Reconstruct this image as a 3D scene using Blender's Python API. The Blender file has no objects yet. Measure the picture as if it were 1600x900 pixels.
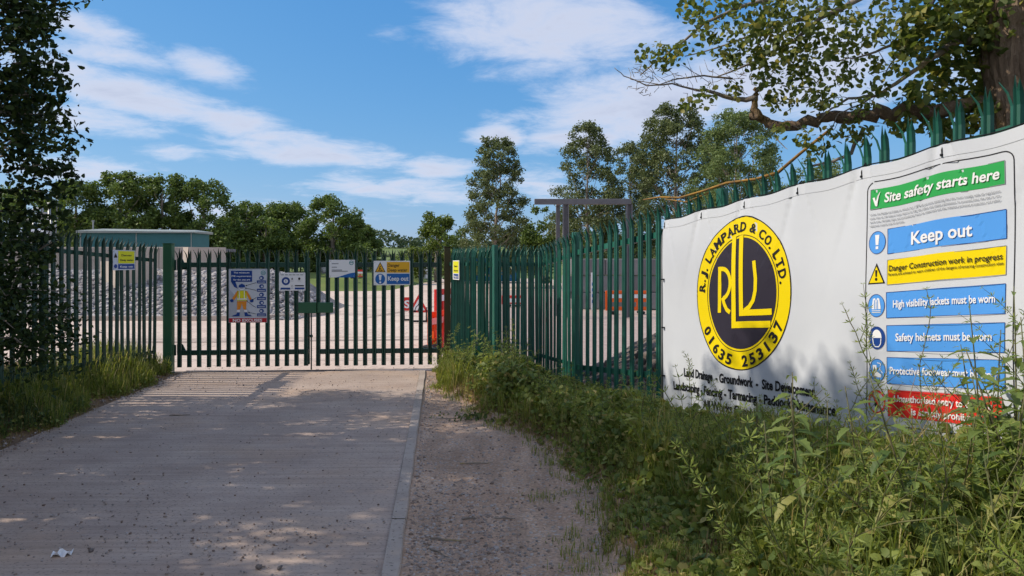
import bpy, bmesh, math, random
import numpy as np
from mathutils import Vector, Matrix

# ------------------------------------------------------------------ camera, sky, sun, exposure
SC = bpy.context.scene
COL = SC.collection
EYE, F, HV = 1.65, 1150.0, 410.0          # eye height (m), focal length (photo px), horizon row
cam_d = bpy.data.cameras.new('camera'); cam = bpy.data.objects.new('camera', cam_d); COL.objects.link(cam)
cam.location = (0, 0, EYE); cam.rotation_euler = (math.radians(90), 0, 0)
cam_d.sensor_width = 36.0; cam_d.lens = F / 1600 * 36.0; cam_d.shift_y = -40 / 1600
cam_d.clip_start = 0.05; cam_d.clip_end = 6000
SC.camera = cam
SC.view_settings.view_transform = 'Standard'; SC.view_settings.look = 'None'
SC.view_settings.gamma = 1.0; SC.view_settings.exposure = 0.68; SC.view_settings.use_curve_mapping = False
SC.render.engine = 'CYCLES'
SC.cycles.max_bounces = 6; SC.cycles.diffuse_bounces = 3; SC.cycles.transmission_bounces = 4; SC.cycles.transparent_max_bounces = 6
SC.cycles.use_denoising = True
SC.cycles.use_adaptive_sampling = True; SC.cycles.adaptive_threshold = 0.02

SUN_TO = Vector((-1.0, 0.0, 0.0)).normalized()
SUN_EL = math.radians(40)
sun_vec = Vector((SUN_TO.x * math.cos(SUN_EL), SUN_TO.y * math.cos(SUN_EL), math.sin(SUN_EL)))
sd = bpy.data.lights.new('sun', 'SUN'); sd.energy = 2.75; sd.angle = math.radians(0.53); sd.color = (1.0, 0.90, 0.76)
sun = bpy.data.objects.new('sun', sd); COL.objects.link(sun)
sun.rotation_euler = sun_vec.to_track_quat('Z', 'Y').to_euler(); sun.location = (-20, 0, 30)

world = bpy.data.worlds.new('World'); SC.world = world; world.use_nodes = True
wn, wl = world.node_tree.nodes, world.node_tree.links
wn.clear()
def W(t, **k):
    n = wn.new(t)
    for a, b in k.items(): setattr(n, a, b)
    return n
def wmath(op, a, b=None, c=None, clamp=False):
    n = W('ShaderNodeMath', operation=op); n.use_clamp = clamp
    for i, x in enumerate((a, b, c)):
        if x is None: continue
        if hasattr(x, 'links'): wl.new(x, n.inputs[i])
        else: n.inputs[i].default_value = x
    return n.outputs[0]
sky = W('ShaderNodeTexSky', sky_type='NISHITA'); sky.sun_disc = False
sky.sun_elevation = SUN_EL; sky.sun_rotation = math.atan2(SUN_TO.x, SUN_TO.y)
sky.air_density = 1.0; sky.dust_density = 0.5; sky.ozone_density = 2.2
# camera-like rendering of the clear sky: deeper blue, less glare towards the horizon
sr = W('ShaderNodeSeparateColor'); wl.new(sky.outputs[0], sr.inputs[0]); sk = W('ShaderNodeCombineColor')
for i, (g, k) in enumerate(((1.08, .265), (.62, .75), (.35, 1.74))):
    wl.new(wmath('MULTIPLY', wmath('POWER', sr.outputs[i], g), k), sk.inputs[i])
tc = W('ShaderNodeTexCoord'); sep = W('ShaderNodeSeparateXYZ'); wl.new(tc.outputs['Generated'], sep.inputs[0])
X, Y, Z = sep.outputs
az = wmath('ARCTAN2', X, Y)                                   # 0 straight down the lane, + to the right
el = wmath('ARCSINE', Z)
# layered fair-weather clouds: noise on a flat cloud deck, gathered into banks by direction
den = wmath('ADD', wmath('MAXIMUM', Z, 0.0), 0.11)
px = wmath('DIVIDE', X, den); py = wmath('DIVIDE', Y, den)
deck = W('ShaderNodeCombineXYZ'); wl.new(px, deck.inputs[0]); wl.new(py, deck.inputs[1])
def noise(scale, detail, rough, off=(0, 0, 0), dist=0.0, sc=(1, 1, 1)):
    m = W('ShaderNodeMapping'); m.inputs['Location'].default_value = off; m.inputs['Scale'].default_value = sc
    wl.new(deck.outputs[0], m.inputs[0])
    n = W('ShaderNodeTexNoise'); n.inputs['Scale'].default_value = scale; n.inputs['Detail'].default_value = detail
    n.inputs['Roughness'].default_value = rough; n.inputs['Distortion'].default_value = dist
    wl.new(m.outputs[0], n.inputs['Vector']); return n.outputs['Fac']
n1 = noise(0.9, 10, 0.62, (3.1, 1.7, 0), 0.4)
n2 = noise(3.4, 10, 0.66, (0.3, 4.2, 0), 0.35)
base = wmath('ADD', wmath('MULTIPLY', n1, 0.5), wmath('MULTIPLY', n2, 0.5))
def bank(u, v, ru, rv, tilt=0.0, amp=1.0):
    """a soft cloud bank centred on a direction (azimuth, elevation)"""
    a0 = math.atan((u - 800) / F); e0 = math.atan((HV - v) / F * math.cos(a0))
    da = wmath('SUBTRACT', az, a0); de = wmath('SUBTRACT', el, e0)
    c, s = math.cos(tilt), math.sin(tilt)
    p = wmath('ADD', wmath('MULTIPLY', da, c * F / ru), wmath('MULTIPLY', de, s * F / ru))
    q = wmath('ADD', wmath('MULTIPLY', da, -s * F / rv), wmath('MULTIPLY', de, c * F / rv))
    r2 = wmath('ADD', wmath('MULTIPLY', p, p), wmath('MULTIPLY', q, q))
    g = wmath('EXPONENT', wmath('MULTIPLY', r2, -1.0))
    return wmath('MULTIPLY', g, amp)
banks = [bank(860, 45, 260, 80, -0.08, 1.1), bank(800, 95, 150, 45, 0, .7), bank(200, 145, 170, 34, -0.16, 1.0), bank(370, 195, 140, 30, -0.22, .95), bank(150, 190, 120, 26, -.05, .85), bank(120, 40, 140, 26, -0.12, .8), bank(170, 85, 120, 22, -.10, .72),
         bank(330, 105, 90, 34, -.2, .75), bank(470, 240, 200, 26, -0.06, .95), bank(780, 214, 56, 22, 0, 1.0),
         bank(680, 262, 80, 22, 0, .9), bank(840, 285, 80, 34, 0, .85), bank(620, 297, 190, 26, 0, .85), bank(1000, 160, 210, 70, 0.05, 1.0),
         bank(1250, 110, 260, 110, 0, .9), bank(130, 265, 110, 26, 0, .9), bank(420, 335, 200, 30, 0, .75), bank(1600, 60, 200, 140, 0, .8),
         bank(275, 237, 60, 18, 0, .8), bank(610, 50, 60, 20, 0, .7), bank(900, 215, 120, 40, 0, .8)]
tot = banks[0]
for b in banks[1:]: tot = wmath('MAXIMUM', tot, b)
# outside the lane's own banks, denser unseen cloud is added to strengthen the fill light
far = W('ShaderNodeMapRange'); far.inputs['From Min'].default_value = 0.55; far.inputs['From Max'].default_value = 1.0
wl.new(wmath('ABSOLUTE', az), far.inputs['Value'])
rest = wmath('MULTIPLY', far.outputs[0], 0.92)
tot = wmath('MAXIMUM', tot, rest)
dens = wmath('ADD', wmath('MULTIPLY', tot, 0.60), wmath('SUBTRACT', wmath('MULTIPLY', base, 1.5), 1.07))
mr = W('ShaderNodeMapRange', interpolation_type='SMOOTHSTEP'); mr.inputs['From Min'].default_value = -0.13; mr.inputs['From Max'].default_value = 0.28
wl.new(dens, mr.inputs['Value'])
cov = wmath('MULTIPLY', mr.outputs[0], 0.9)
ccol = W('ShaderNodeMix', data_type='RGBA')                    # thin edges white, thick bellies a little greyer
ccol.inputs['A'].default_value = (3.3, 3.5, 4.1, 1); ccol.inputs['B'].default_value = (2.3, 2.5, 3.15, 1)
cr = W('ShaderNodeMapRange'); cr.inputs['From Min'].default_value = 0.02; cr.inputs['From Max'].default_value = 0.42
wl.new(dens, cr.inputs['Value']); wl.new(cr.outputs[0], ccol.inputs['Factor'])
cm = W('ShaderNodeMix', data_type='RGBA'); wl.new(cov, cm.inputs['Factor']); wl.new(sk.outputs[0], cm.inputs['A']); wl.new(ccol.outputs['Result'], cm.inputs['B'])
bg = W('ShaderNodeBackground'); bg.inputs['Strength'].default_value = 0.15
wl.new(cm.outputs['Result'], bg.inputs['Color'])
wo = W('ShaderNodeOutputWorld'); wl.new(bg.outputs[0], wo.inputs['Surface'])

# ------------------------------------------------------------------ helpers
RND = random.Random(11)
NR = np.random.default_rng(11)
def at(u, v, y):
    """a point seen in photo pixel (u, v) at depth y"""
    return Vector(((u - 800) / F * y, y, EYE - (v - HV) / F * y))
def ux(u, y): return (u - 800) / F * y
def gy(v, z=0.0): return (EYE - z) * F / (v - HV)

def tag(o, label=None, cat=None, group=None, kind=None):
    if label: o['label'] = label
    if cat: o['category'] = cat
    if group: o['group'] = group
    if kind: o['kind'] = kind
    return o
def empty(name, loc, rz=0.0):
    o = bpy.data.objects.new(name, None); COL.objects.link(o); o.location = loc; o.rotation_euler = (0, 0, rz)
    o.empty_display_size = 0.1
    return o
def link(name, me, parent=None, loc=(0, 0, 0), rot=(0, 0, 0), scale=(1, 1, 1)):
    o = bpy.data.objects.new(name, me); COL.objects.link(o)
    o.location = loc; o.rotation_euler = rot; o.scale = scale
    if parent is not None: o.parent = parent
    return o
def np_mesh(name, v, f, mat=None, smooth=False):
    """v (N,3), f (M,3) triangles or (M,4) quads"""
    v = np.asarray(v, dtype=np.float32); f = np.asarray(f, dtype=np.int32)
    me = bpy.data.meshes.new(name); k = f.shape[1]
    me.vertices.add(len(v)); me.vertices.foreach_set('co', v.ravel())
    me.loops.add(f.size); me.loops.foreach_set('vertex_index', f.ravel())
    me.polygons.add(len(f)); me.polygons.foreach_set('loop_start', np.arange(0, f.size, k, dtype=np.int32))
    me.polygons.foreach_set('loop_total', np.full(len(f), k, dtype=np.int32))
    if smooth: me.polygons.foreach_set('use_smooth', np.ones(len(f), dtype=bool))
    me.update(calc_edges=True); me.validate()
    if mat: me.materials.append(mat)
    return me
class MB:
    def __init__(s): s.v = []; s.f = []
    def add(s, vs, fs):
        b = len(s.v); s.v += [tuple(v) for v in vs]; s.f += [tuple(i + b for i in f) for f in fs]
    def box(s, x0, y0, z0, x1, y1, z1, M=None, bev=0.0):
        if bev > 0:
            bm = bmesh.new(); bmesh.ops.create_cube(bm, size=1)
            bmesh.ops.scale(bm, vec=(x1 - x0, y1 - y0, z1 - z0), verts=bm.verts)
            bmesh.ops.translate(bm, vec=((x0 + x1) / 2, (y0 + y1) / 2, (z0 + z1) / 2), verts=bm.verts)
            bmesh.ops.bevel(bm, geom=list(bm.edges), offset=bev, segments=1, affect='EDGES')
            bm.verts.index_update()
            vs = [v.co.copy() for v in bm.verts]; fs = [[v.index for v in f.verts] for f in bm.faces]; bm.free()
        else:
            vs = [Vector(p) for p in ((x0, y0, z0), (x1, y0, z0), (x1, y1, z0), (x0, y1, z0), (x0, y0, z1), (x1, y0, z1), (x1, y1, z1), (x0, y1, z1))]
            fs = [(3, 2, 1, 0), (4, 5, 6, 7), (0, 1, 5, 4), (1, 2, 6, 5), (2, 3, 7, 6), (3, 0, 4, 7)]
        if M is not None: vs = [M @ v for v in vs]
        s.add(vs, fs); return s
    def tube(s, pts, rad, n=8, cap=True, jit=0.0, rnd=None):
        pts = [Vector(p) for p in pts]
        if not isinstance(rad, (list, tuple)): rad = [rad] * len(pts)
        ref = Vector((0.31, 0.17, 0.93)); base = len(s.v); vs = []
        for i, p in enumerate(pts):
            t = (pts[min(i + 1, len(pts) - 1)] - pts[max(i - 1, 0)]).normalized()
            a = t.cross(ref)
            if a.length < 1e-3: a = t.cross(Vector((1, 0, 0)))
            a.normalize(); b = t.cross(a)
            for k in range(n):
                an = 2 * math.pi * k / n; r = rad[i] * (1 + (rnd.uniform(-jit, jit) if rnd and jit else 0))
                vs.append(p + a * math.cos(an) * r + b * math.sin(an) * r)
        fs = []
        for i in range(len(pts) - 1):
            for k in range(n):
                fs.append((i * n + k, i * n + (k + 1) % n, (i + 1) * n + (k + 1) % n, (i + 1) * n + k))
        if cap: fs.append(tuple(range(n - 1, -1, -1))); fs.append(tuple((len(pts) - 1) * n + k for k in range(n)))
        s.add(vs, fs); return s
    def prism(s, poly, y0, y1, M=None):
        """polygon in x,z extruded along y"""
        n = len(poly); vs = [Vector((x, y0, z)) for x, z in poly] + [Vector((x, y1, z)) for x, z in poly]
        fs = [tuple(range(n)), tuple(range(2 * n - 1, n - 1, -1))] + [(i, i + n, (i + 1) % n + n, (i + 1) % n) for i in range(n)]
        if M is not None: vs = [M @ v for v in vs]
        s.add(vs, fs); return s
    def mesh(s, name, mat=None, smooth=False):
        me = bpy.data.meshes.new(name); me.from_pydata(s.v, [], s.f); me.update()
        if smooth: me.polygons.foreach_set('use_smooth', [True] * len(me.polygons))
        if mat: me.materials.append(mat)
        return me
    def build(s, name, mat=None, parent=None, loc=(0, 0, 0), rot=(0, 0, 0), smooth=False):
        return link(name, s.mesh(name, mat, smooth), parent, loc, rot)
def copy_tree(o, parent=None):
    c = o.copy(); COL.objects.link(c); c.parent = parent
    for ch in o.children: copy_tree(ch, c)
    return c

# ------------------------------------------------------------------ materials
def material(name, col, rough=0.8, col2=None, scale=6.0, detail=6.0, lo=0.35, hi=0.65, bump=0.0, bscale=None, metal=0.0, spec=0.3,
             speck=None, stain=None, coords='Object', stretch=(1, 1, 1), random=0.0, bdist=0.02):
    m = bpy.data.materials.new(name); m.use_nodes = True
    N, L = m.node_tree.nodes, m.node_tree.links
    p = N['Principled BSDF']; p.inputs['Roughness'].default_value = rough; p.inputs['Metallic'].default_value = metal
    p.inputs['Specular IOR Level'].default_value = spec
    tc = N.new('ShaderNodeTexCoord'); mp = N.new('ShaderNodeMapping'); mp.inputs['Scale'].default_value = stretch
    L.new(tc.outputs[coords], mp.inputs[0])
    def nz(sc, dt, rg=0.6):
        n = N.new('ShaderNodeTexNoise'); n.inputs['Scale'].default_value = sc; n.inputs['Detail'].default_value = dt; n.inputs['Roughness'].default_value = rg
        L.new(mp.outputs[0], n.inputs['Vector']); return n.outputs['Fac']
    def ramp(src, a, b):
        r = N.new('ShaderNodeMapRange'); r.inputs['From Min'].default_value = a; r.inputs['From Max'].default_value = b
        L.new(src, r.inputs['Value']); return r.outputs[0]
    def mix(fac, a, b):
        x = N.new('ShaderNodeMix'); x.data_type = 'RGBA'
        if hasattr(fac, 'links'): L.new(fac, x.inputs['Factor'])
        else: x.inputs['Factor'].default_value = fac
        for i, c in (('A', a), ('B', b)):
            if hasattr(c, 'links'): L.new(c, x.inputs[i])
            else: x.inputs[i].default_value = (*c, 1)
        return x.outputs['Result']
    out = None
    if col2 is not None: out = mix(ramp(nz(scale, detail), lo, hi), col, col2)
    if stain: out = mix(ramp(nz(stain[1], 5, .65), stain[2], stain[3]), out if out is not None else col, stain[0])
    if speck: out = mix(ramp(nz(speck[1], 2, .5), speck[2], speck[3]), out if out is not None else col, speck[0])
    if random:
        oi = N.new('ShaderNodeObjectInfo'); h = N.new('ShaderNodeHueSaturation')
        v = N.new('ShaderNodeMapRange'); v.inputs['To Min'].default_value = 1 - random; v.inputs['To Max'].default_value = 1 + random
        L.new(oi.outputs['Random'], v.inputs['Value']); L.new(v.outputs[0], h.inputs['Value'])
        if out is not None: L.new(out, h.inputs['Color'])
        else: h.inputs['Color'].default_value = (*col, 1)
        out = h.outputs[0]
    if out is not None: L.new(out, p.inputs['Base Color'])
    else: p.inputs['Base Color'].default_value = (*col, 1)
    if bump:
        b = N.new('ShaderNodeBump'); b.inputs['Strength'].default_value = bump; b.inputs['Distance'].default_value = bdist
        L.new(nz(bscale or scale * 4, 6, .7), b.inputs['Height']); L.new(b.outputs[0], p.inputs['Normal'])
    return m
def leaf_material(name, a, b, trans=0.35, rough=0.55, c=None, spec=0.35):
    """leaf colours vary leaf by leaf; light comes through the blade"""
    m = bpy.data.materials.new(name); m.use_nodes = True
    N, L = m.node_tree.nodes, m.node_tree.links
    p = N['Principled BSDF']; p.inputs['Roughness'].default_value = rough; p.inputs['Specular IOR Level'].default_value = spec
    g = N.new('ShaderNodeNewGeometry'); r = N.new('ShaderNodeValToRGB')
    e = r.color_ramp.elements; e[0].color = (*a, 1); e[1].color = (*b, 1); e[0].position = 0.1; e[1].position = 0.8
    if c: k = e.new(0.97); k.color = (*c, 1)
    L.new(g.outputs['Random Per Island'], r.inputs[0]); L.new(r.outputs[0], p.inputs['Base Color'])
    t = N.new('ShaderNodeBsdfTranslucent'); hsv = N.new('ShaderNodeHueSaturation'); hsv.inputs['Hue'].default_value = 0.485
    hsv.inputs['Saturation'].default_value = 1.1; hsv.inputs['Value'].default_value = 1.6
    L.new(r.outputs[0], hsv.inputs['Color']); L.new(hsv.outputs[0], t.inputs['Color'])
    x = N.new('ShaderNodeMixShader'); x.inputs[0].default_value = trans
    L.new(p.outputs[0], x.inputs[1]); L.new(t.outputs[0], x.inputs[2])
    o = N['Material Output']; L.new(x.outputs[0], o.inputs['Surface'])
    return m

M = {}
M['road'] = material('brushed concrete', (.36, .275, .225), .9, (.46, .365, .30), 1.3, 8, .35, .68, .35, 90, speck=((.20, .165, .14), 45, .60, .68), stain=((.44, .31, .22), .55, .50, .75), stretch=(1, 1.6, 1))
M['kerb'] = material('kerb concrete', (.44, .37, .315), .9, (.34, .275, .23), 3, 8, .4, .7, .4, 60, speck=((.2, .17, .15), 40, .62, .7))
M['dirt'] = material('dry dirt', (.40, .265, .185), .95, (.50, .36, .265), 2.2, 10, .35, .65, .9, 25, speck=((.40, .36, .33), 38, .60, .66), stain=((.27, .175, .12), 1.1, .5, .75))
def brush(m, mp_scale, amt):
    N, L = m.node_tree.nodes, m.node_tree.links; p = N['Principled BSDF']
    tc = N.new('ShaderNodeTexCoord'); mp = N.new('ShaderNodeMapping'); mp.inputs['Scale'].default_value = mp_scale; mp.inputs['Rotation'].default_value = (0, 0, .05); L.new(tc.outputs['Object'], mp.inputs[0])
    n = N.new('ShaderNodeTexNoise'); n.inputs['Scale'].default_value = 1.0; n.inputs['Detail'].default_value = 4; L.new(mp.outputs[0], n.inputs['Vector'])
    r = N.new('ShaderNodeMapRange'); r.inputs['From Min'].default_value = .3; r.inputs['From Max'].default_value = .7; r.inputs['To Min'].default_value = 1 - amt; r.inputs['To Max'].default_value = 1 + amt; L.new(n.outputs['Fac'], r.inputs['Value'])
    h = N.new('ShaderNodeHueSaturation'); src = p.inputs['Base Color'].links[0].from_socket; L.new(src, h.inputs['Color']); L.new(r.outputs[0], h.inputs['Value']); L.new(h.outputs[0], p.inputs['Base Color'])
brush(M['dirt'], (55, 55, 55), .30); brush(M['dirt'], (7, 1.2, 1), .16)
brush(M['road'], (.7, 26, 1), .13); brush(M['road'], (1.1, .10, 1), .10)
M['soil'] = material('bank soil', (.17, .105, .06), .95, (.27, .18, .11), 5, 8, .35, .65, 1.0, 22)
M['yard'] = material('pale yard concrete', (.58, .455, .375), .9, (.65, .53, .445), .5, 8, .35, .65, .2, 30, speck=((.36, .29, .24), 7, .58, .68), stain=((.40, .33, .28), .16, .5, .72))
M['yardgravel'] = material('pinkish yard gravel', (.46, .37, .33), .95, (.33, .25, .22), 9, 6, .35, .65, .6, 25)
M['turf'] = material('meadow', (.10, .15, .035), .95, (.16, .19, .05), .35, 8, .35, .65, .5, 8)
M['field'] = material('far fields', (.11, .17, .045), .95, (.15, .19, .06), .02, 6, .35, .65)
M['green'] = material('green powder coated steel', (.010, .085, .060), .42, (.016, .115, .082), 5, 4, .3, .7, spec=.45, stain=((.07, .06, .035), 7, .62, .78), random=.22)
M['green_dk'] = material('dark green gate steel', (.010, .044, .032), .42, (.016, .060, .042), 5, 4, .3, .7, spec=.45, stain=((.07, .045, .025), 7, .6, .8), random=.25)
M['post'] = material('weathered green post', (.022, .10, .05), .5, (.035, .12, .055), 3, 5, .3, .7, spec=.4, stain=((.09, .06, .03), 8, .60, .75))
M['postbrown'] = material('rusty green post', (.05, .05, .02), .6, (.08, .055, .02), 6, 6, .3, .7, spec=.3)
M['galv'] = material('galvanised steel', (.34, .35, .36), .45, (.26, .27, .28), 8, 5, .3, .7, metal=.5, spec=.4)
M['greysteel'] = material('grey painted steel', (.16, .16, .175), .6, (.12, .12, .13), 3, 5, .3, .7, spec=.3)
M['black'] = material('black plastic', (.012, .012, .013), .5)
M['vinyl'] = material('white banner vinyl', (.60, .63, .67), .45, (.55, .58, .63), 1.5, 6, .35, .7, spec=.35, bump=.04, bscale=250)
M['concrete'] = material('cast concrete', (.50, .435, .375), .9, (.40, .345, .30), 1.6, 8, .35, .7, .3, 14, stain=((.30, .26, .23), .9, .55, .8))
M['concrete_dk'] = material('old grey concrete block', (.17, .17, .175), .9, (.22, .215, .215), 1.6, 8, .35, .7, .3, 14, random=.18)
M['stone'] = material('broken stone', (.30, .29, .29), .9, (.44, .42, .40), 3, 4, .3, .7)
M['stone_dk'] = material('dark rubble', (.10, .085, .08), .95, (.17, .15, .14), 3, 4, .3, .7)
M['bankgravel'] = material('gravel bank', (.22, .21, .21), .95, (.12, .115, .115), 4, 8, .4, .6, 1, 8)
M['pebble'] = material('track pebble', (.25, .20, .17), .9, (.36, .32, .29), 14, 3, .3, .7)
M['cabin'] = material('teal cabin cladding', (.035, .135, .145), .55, (.042, .15, .16), 1, 4, .3, .7)
M['cabinroof'] = material('pale cabin roof', (.30, .33, .31), .6, (.24, .27, .25), 2)
M['white'] = material('white sheet', (.76, .77, .78), .5, (.72, .73, .75), 3, 4, .3, .7)
M['glass'] = material('dark glass', (.02, .025, .03), .1, spec=.6)
M['tyre'] = material('tyre rubber', (.02, .02, .02), .9)
M['blue_cont'] = material('blue container steel', (.012, .13, .30), .5, (.02, .16, .34), 1, 4, .3, .7)
M['red'] = material('red plastic', (.62, .035, .03), .45)
M['orange'] = material('orange plastic', (.80, .13, .02), .45)
M['bark'] = material('ridged bark', (.20, .14, .095), .95, (.36, .26, .175), 7, 9, .35, .65, 1.0, 26, stretch=(1, 1, .35), stain=((.42, .27, .045), 2.2, .55, .70), bdist=.10)
M['bark_gy'] = material('grey bark', (.20, .17, .14), .95, (.33, .285, .235), 6, 8, .35, .65, .8, 26, stain=((.36, .27, .08), 3, .58, .72))
M['twig'] = material('yellow lichened twig', (.36, .20, .045), .9, (.20, .12, .05), 9, 4, .4, .6)
M['stem'] = material('plant stem', (.10, .13, .045), .7, (.15, .12, .06), 6, 3)
M['straw'] = material('dry stalk', (.38, .29, .14), .85, (.28, .2, .09), 6, 3)
M['lf_near'] = leaf_material('near broad leaf', (.060, .095, .020), (.165, .200, .048), .45, c=(.30, .28, .07))  # the leaf's own greens, same range all over the crown
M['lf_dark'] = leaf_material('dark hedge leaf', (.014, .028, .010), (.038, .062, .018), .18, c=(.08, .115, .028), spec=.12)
M['lf_oak'] = leaf_material('mid green tree leaf', (0.054, 0.098, 0.025), (0.143, 0.205, 0.046), .28)
M['lf_pop'] = leaf_material('poplar leaf', (0.072, 0.101, 0.041), (0.151, 0.187, 0.072), .28, rough=.45)
M['lf_wil'] = leaf_material('willow leaf', (0.097, 0.149, 0.052), (0.184, 0.244, 0.086), .3)
M['lf_lite'] = leaf_material('light green tree leaf', (.075, .115, .022), (.13, .18, .035), .32)
M['lf_far'] = leaf_material('far wood leaf', (.045, .075, .035), (.075, .11, .05), .2)
M['lf_net'] = leaf_material('nettle leaf', (.075, .125, .030), (.175, .235, .060), .35, c=(.30, .30, .09))
M['lf_clv'] = leaf_material('cleavers leaf', (.125, .180, .032), (.250, .310, .062), .38, c=(.36, .34, .11))
M['lf_cov'] = leaf_material('ground cover leaf', (.105, .155, .035), (.245, .290, .068), .35, c=(.40, .33, .12))
M['lf_grs'] = leaf_material('grass blade', (.120, .165, .030), (.250, .285, .058), .42, c=(.42, .35, .14))
M['lf_dry'] = leaf_material('dry grass', (.19, .14, .055), (.30, .235, .10), .3)
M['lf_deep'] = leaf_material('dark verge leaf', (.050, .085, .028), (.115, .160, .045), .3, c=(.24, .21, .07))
M['flower'] = material('white petals', (.75, .75, .72), .7)
def paint(name, c, rough=.45):
    k = 'p_' + name
    if k not in M: M[k] = material('print ' + name, c, rough)
    return M[k]
P_YEL = paint('yellow', (.82, .63, .0)); P_BLU = paint('sky blue', (.085, .32, .78)); P_NAV = paint('navy', (.012, .055, .25)); P_GRN = paint('green', (.03, .36, .085))
P_RED = paint('red', (.72, .03, .025)); P_BLK = paint('black', (.012, .011, .014)); P_WHT = paint('white', (.80, .81, .82)); P_INK = paint('dark plum', (.028, .024, .038))
P_AMB = paint('amber', (.80, .43, .02)); P_SIGB = paint('sign blue', (.015, .13, .42)); P_GRY = paint('pale grey', (.56, .60, .66)); P_ORG = paint('hi vis orange', (.75, .27, .03)); P_TXT = paint('grey print', (.25, .26, .28))
P_MRED = paint('dark red', (.45, .02, .03)); P_MID = paint('mid grey', (.42, .46, .52)); P_TEAL = paint('teal print', (.05, .26, .28)); P_LIME = paint('lime', (.72, .70, .02))
# ------------------------------------------------------------------ plan of the place (metres, camera foot at the origin, lane runs along +y)
def lerp_tab(y, tab):
    for (y0, a), (y1, b) in zip(tab, tab[1:]):
        if y <= y1: return a + (b - a) * max(0.0, min(1.0, (y - y0) / (y1 - y0)))
    return tab[-1][1]
def sstep(t): t = max(0.0, min(1.0, t)); return t * t * (3 - 2 * t)
def hash2(x, y):
    return (math.sin(x * 1.7 + y * 2.9) + math.sin(x * 4.1 - y * 3.3 + 1.2) * .6 + math.sin(x * 9.7 + y * 7.1 + .4) * .35 + math.sin(x * 17.3 - y * 21.7) * .2) / 2.15
CORNER = Vector((0.71, 8.81)); FD = Vector((0.406, -1.0)).normalized(); FN = Vector((FD.y, -FD.x))   # right fence: start, run, face
GP_L, GP_R = Vector((-5.20, 11.15)), Vector((-1.01, 11.50))                                            # gate posts
Q_PT, R_PT = Vector((-0.234, 9.30)), Vector((0.385, 10.30))                                             # angles of the fence return
def kerb_x(y): return -0.64 - 0.0974 * (y - 3.87)
def road_l(y): return -4.47 - 0.0974 * (y - 6.43)
def veg_x(y): return .05 * math.sin(y * 3.7 + 1) + .04 * math.sin(y * 8.3) + .025 * math.sin(y * 17.1 + 2) + lerp_tab(y, [(-4, .55), (3.5, .50), (4.3, .60), (5.4, .60), (6.5, .34), (7.9, -.27), (10, -1.04), (11.4, -1.12)])
def fence_x(y):
    if y <= 8.81: return CORNER.x + 0.406 * (8.81 - y)
    return lerp_tab(y, [(8.81, .71), (11.5, -.95)])
def fence_z(y): return lerp_tab(y, [(-3, .55), (2.5, .50), (4, .42), (6.26, .28), (8.81, .12), (11.5, .03)])
def right_z(x, y):
    e, f = veg_x(y), fence_x(y)
    w = max(.25, f - e)
    t = (x - e) / w
    step = .10 * sstep((x - e + .02) / .22) * (1 if y < 9 else max(0, (10.4 - y) / 1.4))
    z = fence_z(y) * sstep(t * .95) * .75 + step
    if t > 1: z = (fence_z(y) * .75 + step) * (1 - sstep((x - f - .5) / 2.5)) - .0
    k = kerb_x(y) + .06
    rough = .012 + .03 * sstep((x - e) / .3)
    d = min(1, max(0, (x - k) / .25))
    return z + hash2(x * 1.3, y * 1.3) * rough * d - .03 * (1 - sstep((x - e + .4) / .5)) * d - 0.012
def left_z(x, y):
    d = road_l(y) - x
    return .16 * sstep(d / .9) + hash2(x * 1.2, y * 1.1) * .025 * min(1, max(0, d / .2)) - .012

def grid(name, xf0, xf1, y0, y1, nx, ny, zf, mat, cols=None):
    vs = []; fs = []
    for j in range(ny + 1):
        y = y0 + (y1 - y0) * j / ny; a, b = xf0(y), xf1(y)
        for i in range(nx + 1):
            x = a + (b - a) * (i / nx); vs.append((x, y, zf(x, y)))
    for j in range(ny):
        for i in range(nx):
            k = j * (nx + 1) + i; fs.append((k, k + 1, k + nx + 2, k + nx + 1))
    o = link(name, np_mesh(name, vs, fs, mat, True)); return o

# ---- the ground out to the horizon
def terrain_z(x, y): return -.09 if y < 95 else -.09 + 9.5 * sstep((y - 95) / 300) + (y - 300) * .004 * (y > 300)
ys = [-60, 0, 40, 70, 95, 110, 130, 150, 175, 200, 230, 260, 300, 350, 400, 600, 1200, 3000]
xs = [-1800, -600, -200, -80, -30, 0, 30, 80, 200, 600, 1800]
tv = [(x, y, terrain_z(x, y)) for y in ys for x in xs]
tf = [(j * len(xs) + i, j * len(xs) + i + 1, (j + 1) * len(xs) + i + 1, (j + 1) * len(xs) + i) for j in range(len(ys) - 1) for i in range(len(xs) - 1)]
tag(link('ground', np_mesh('ground', tv, tf, M['field'])), kind='structure')
# concrete lane, a shade uneven
tag(grid('road', lambda y: road_l(y) - .03, lambda y: kerb_x(y) - .050, -7, 11.25, 40, 170, lambda x, y: hash2(x * .6, y * .5) * .006, M['road']), kind='structure')
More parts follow.
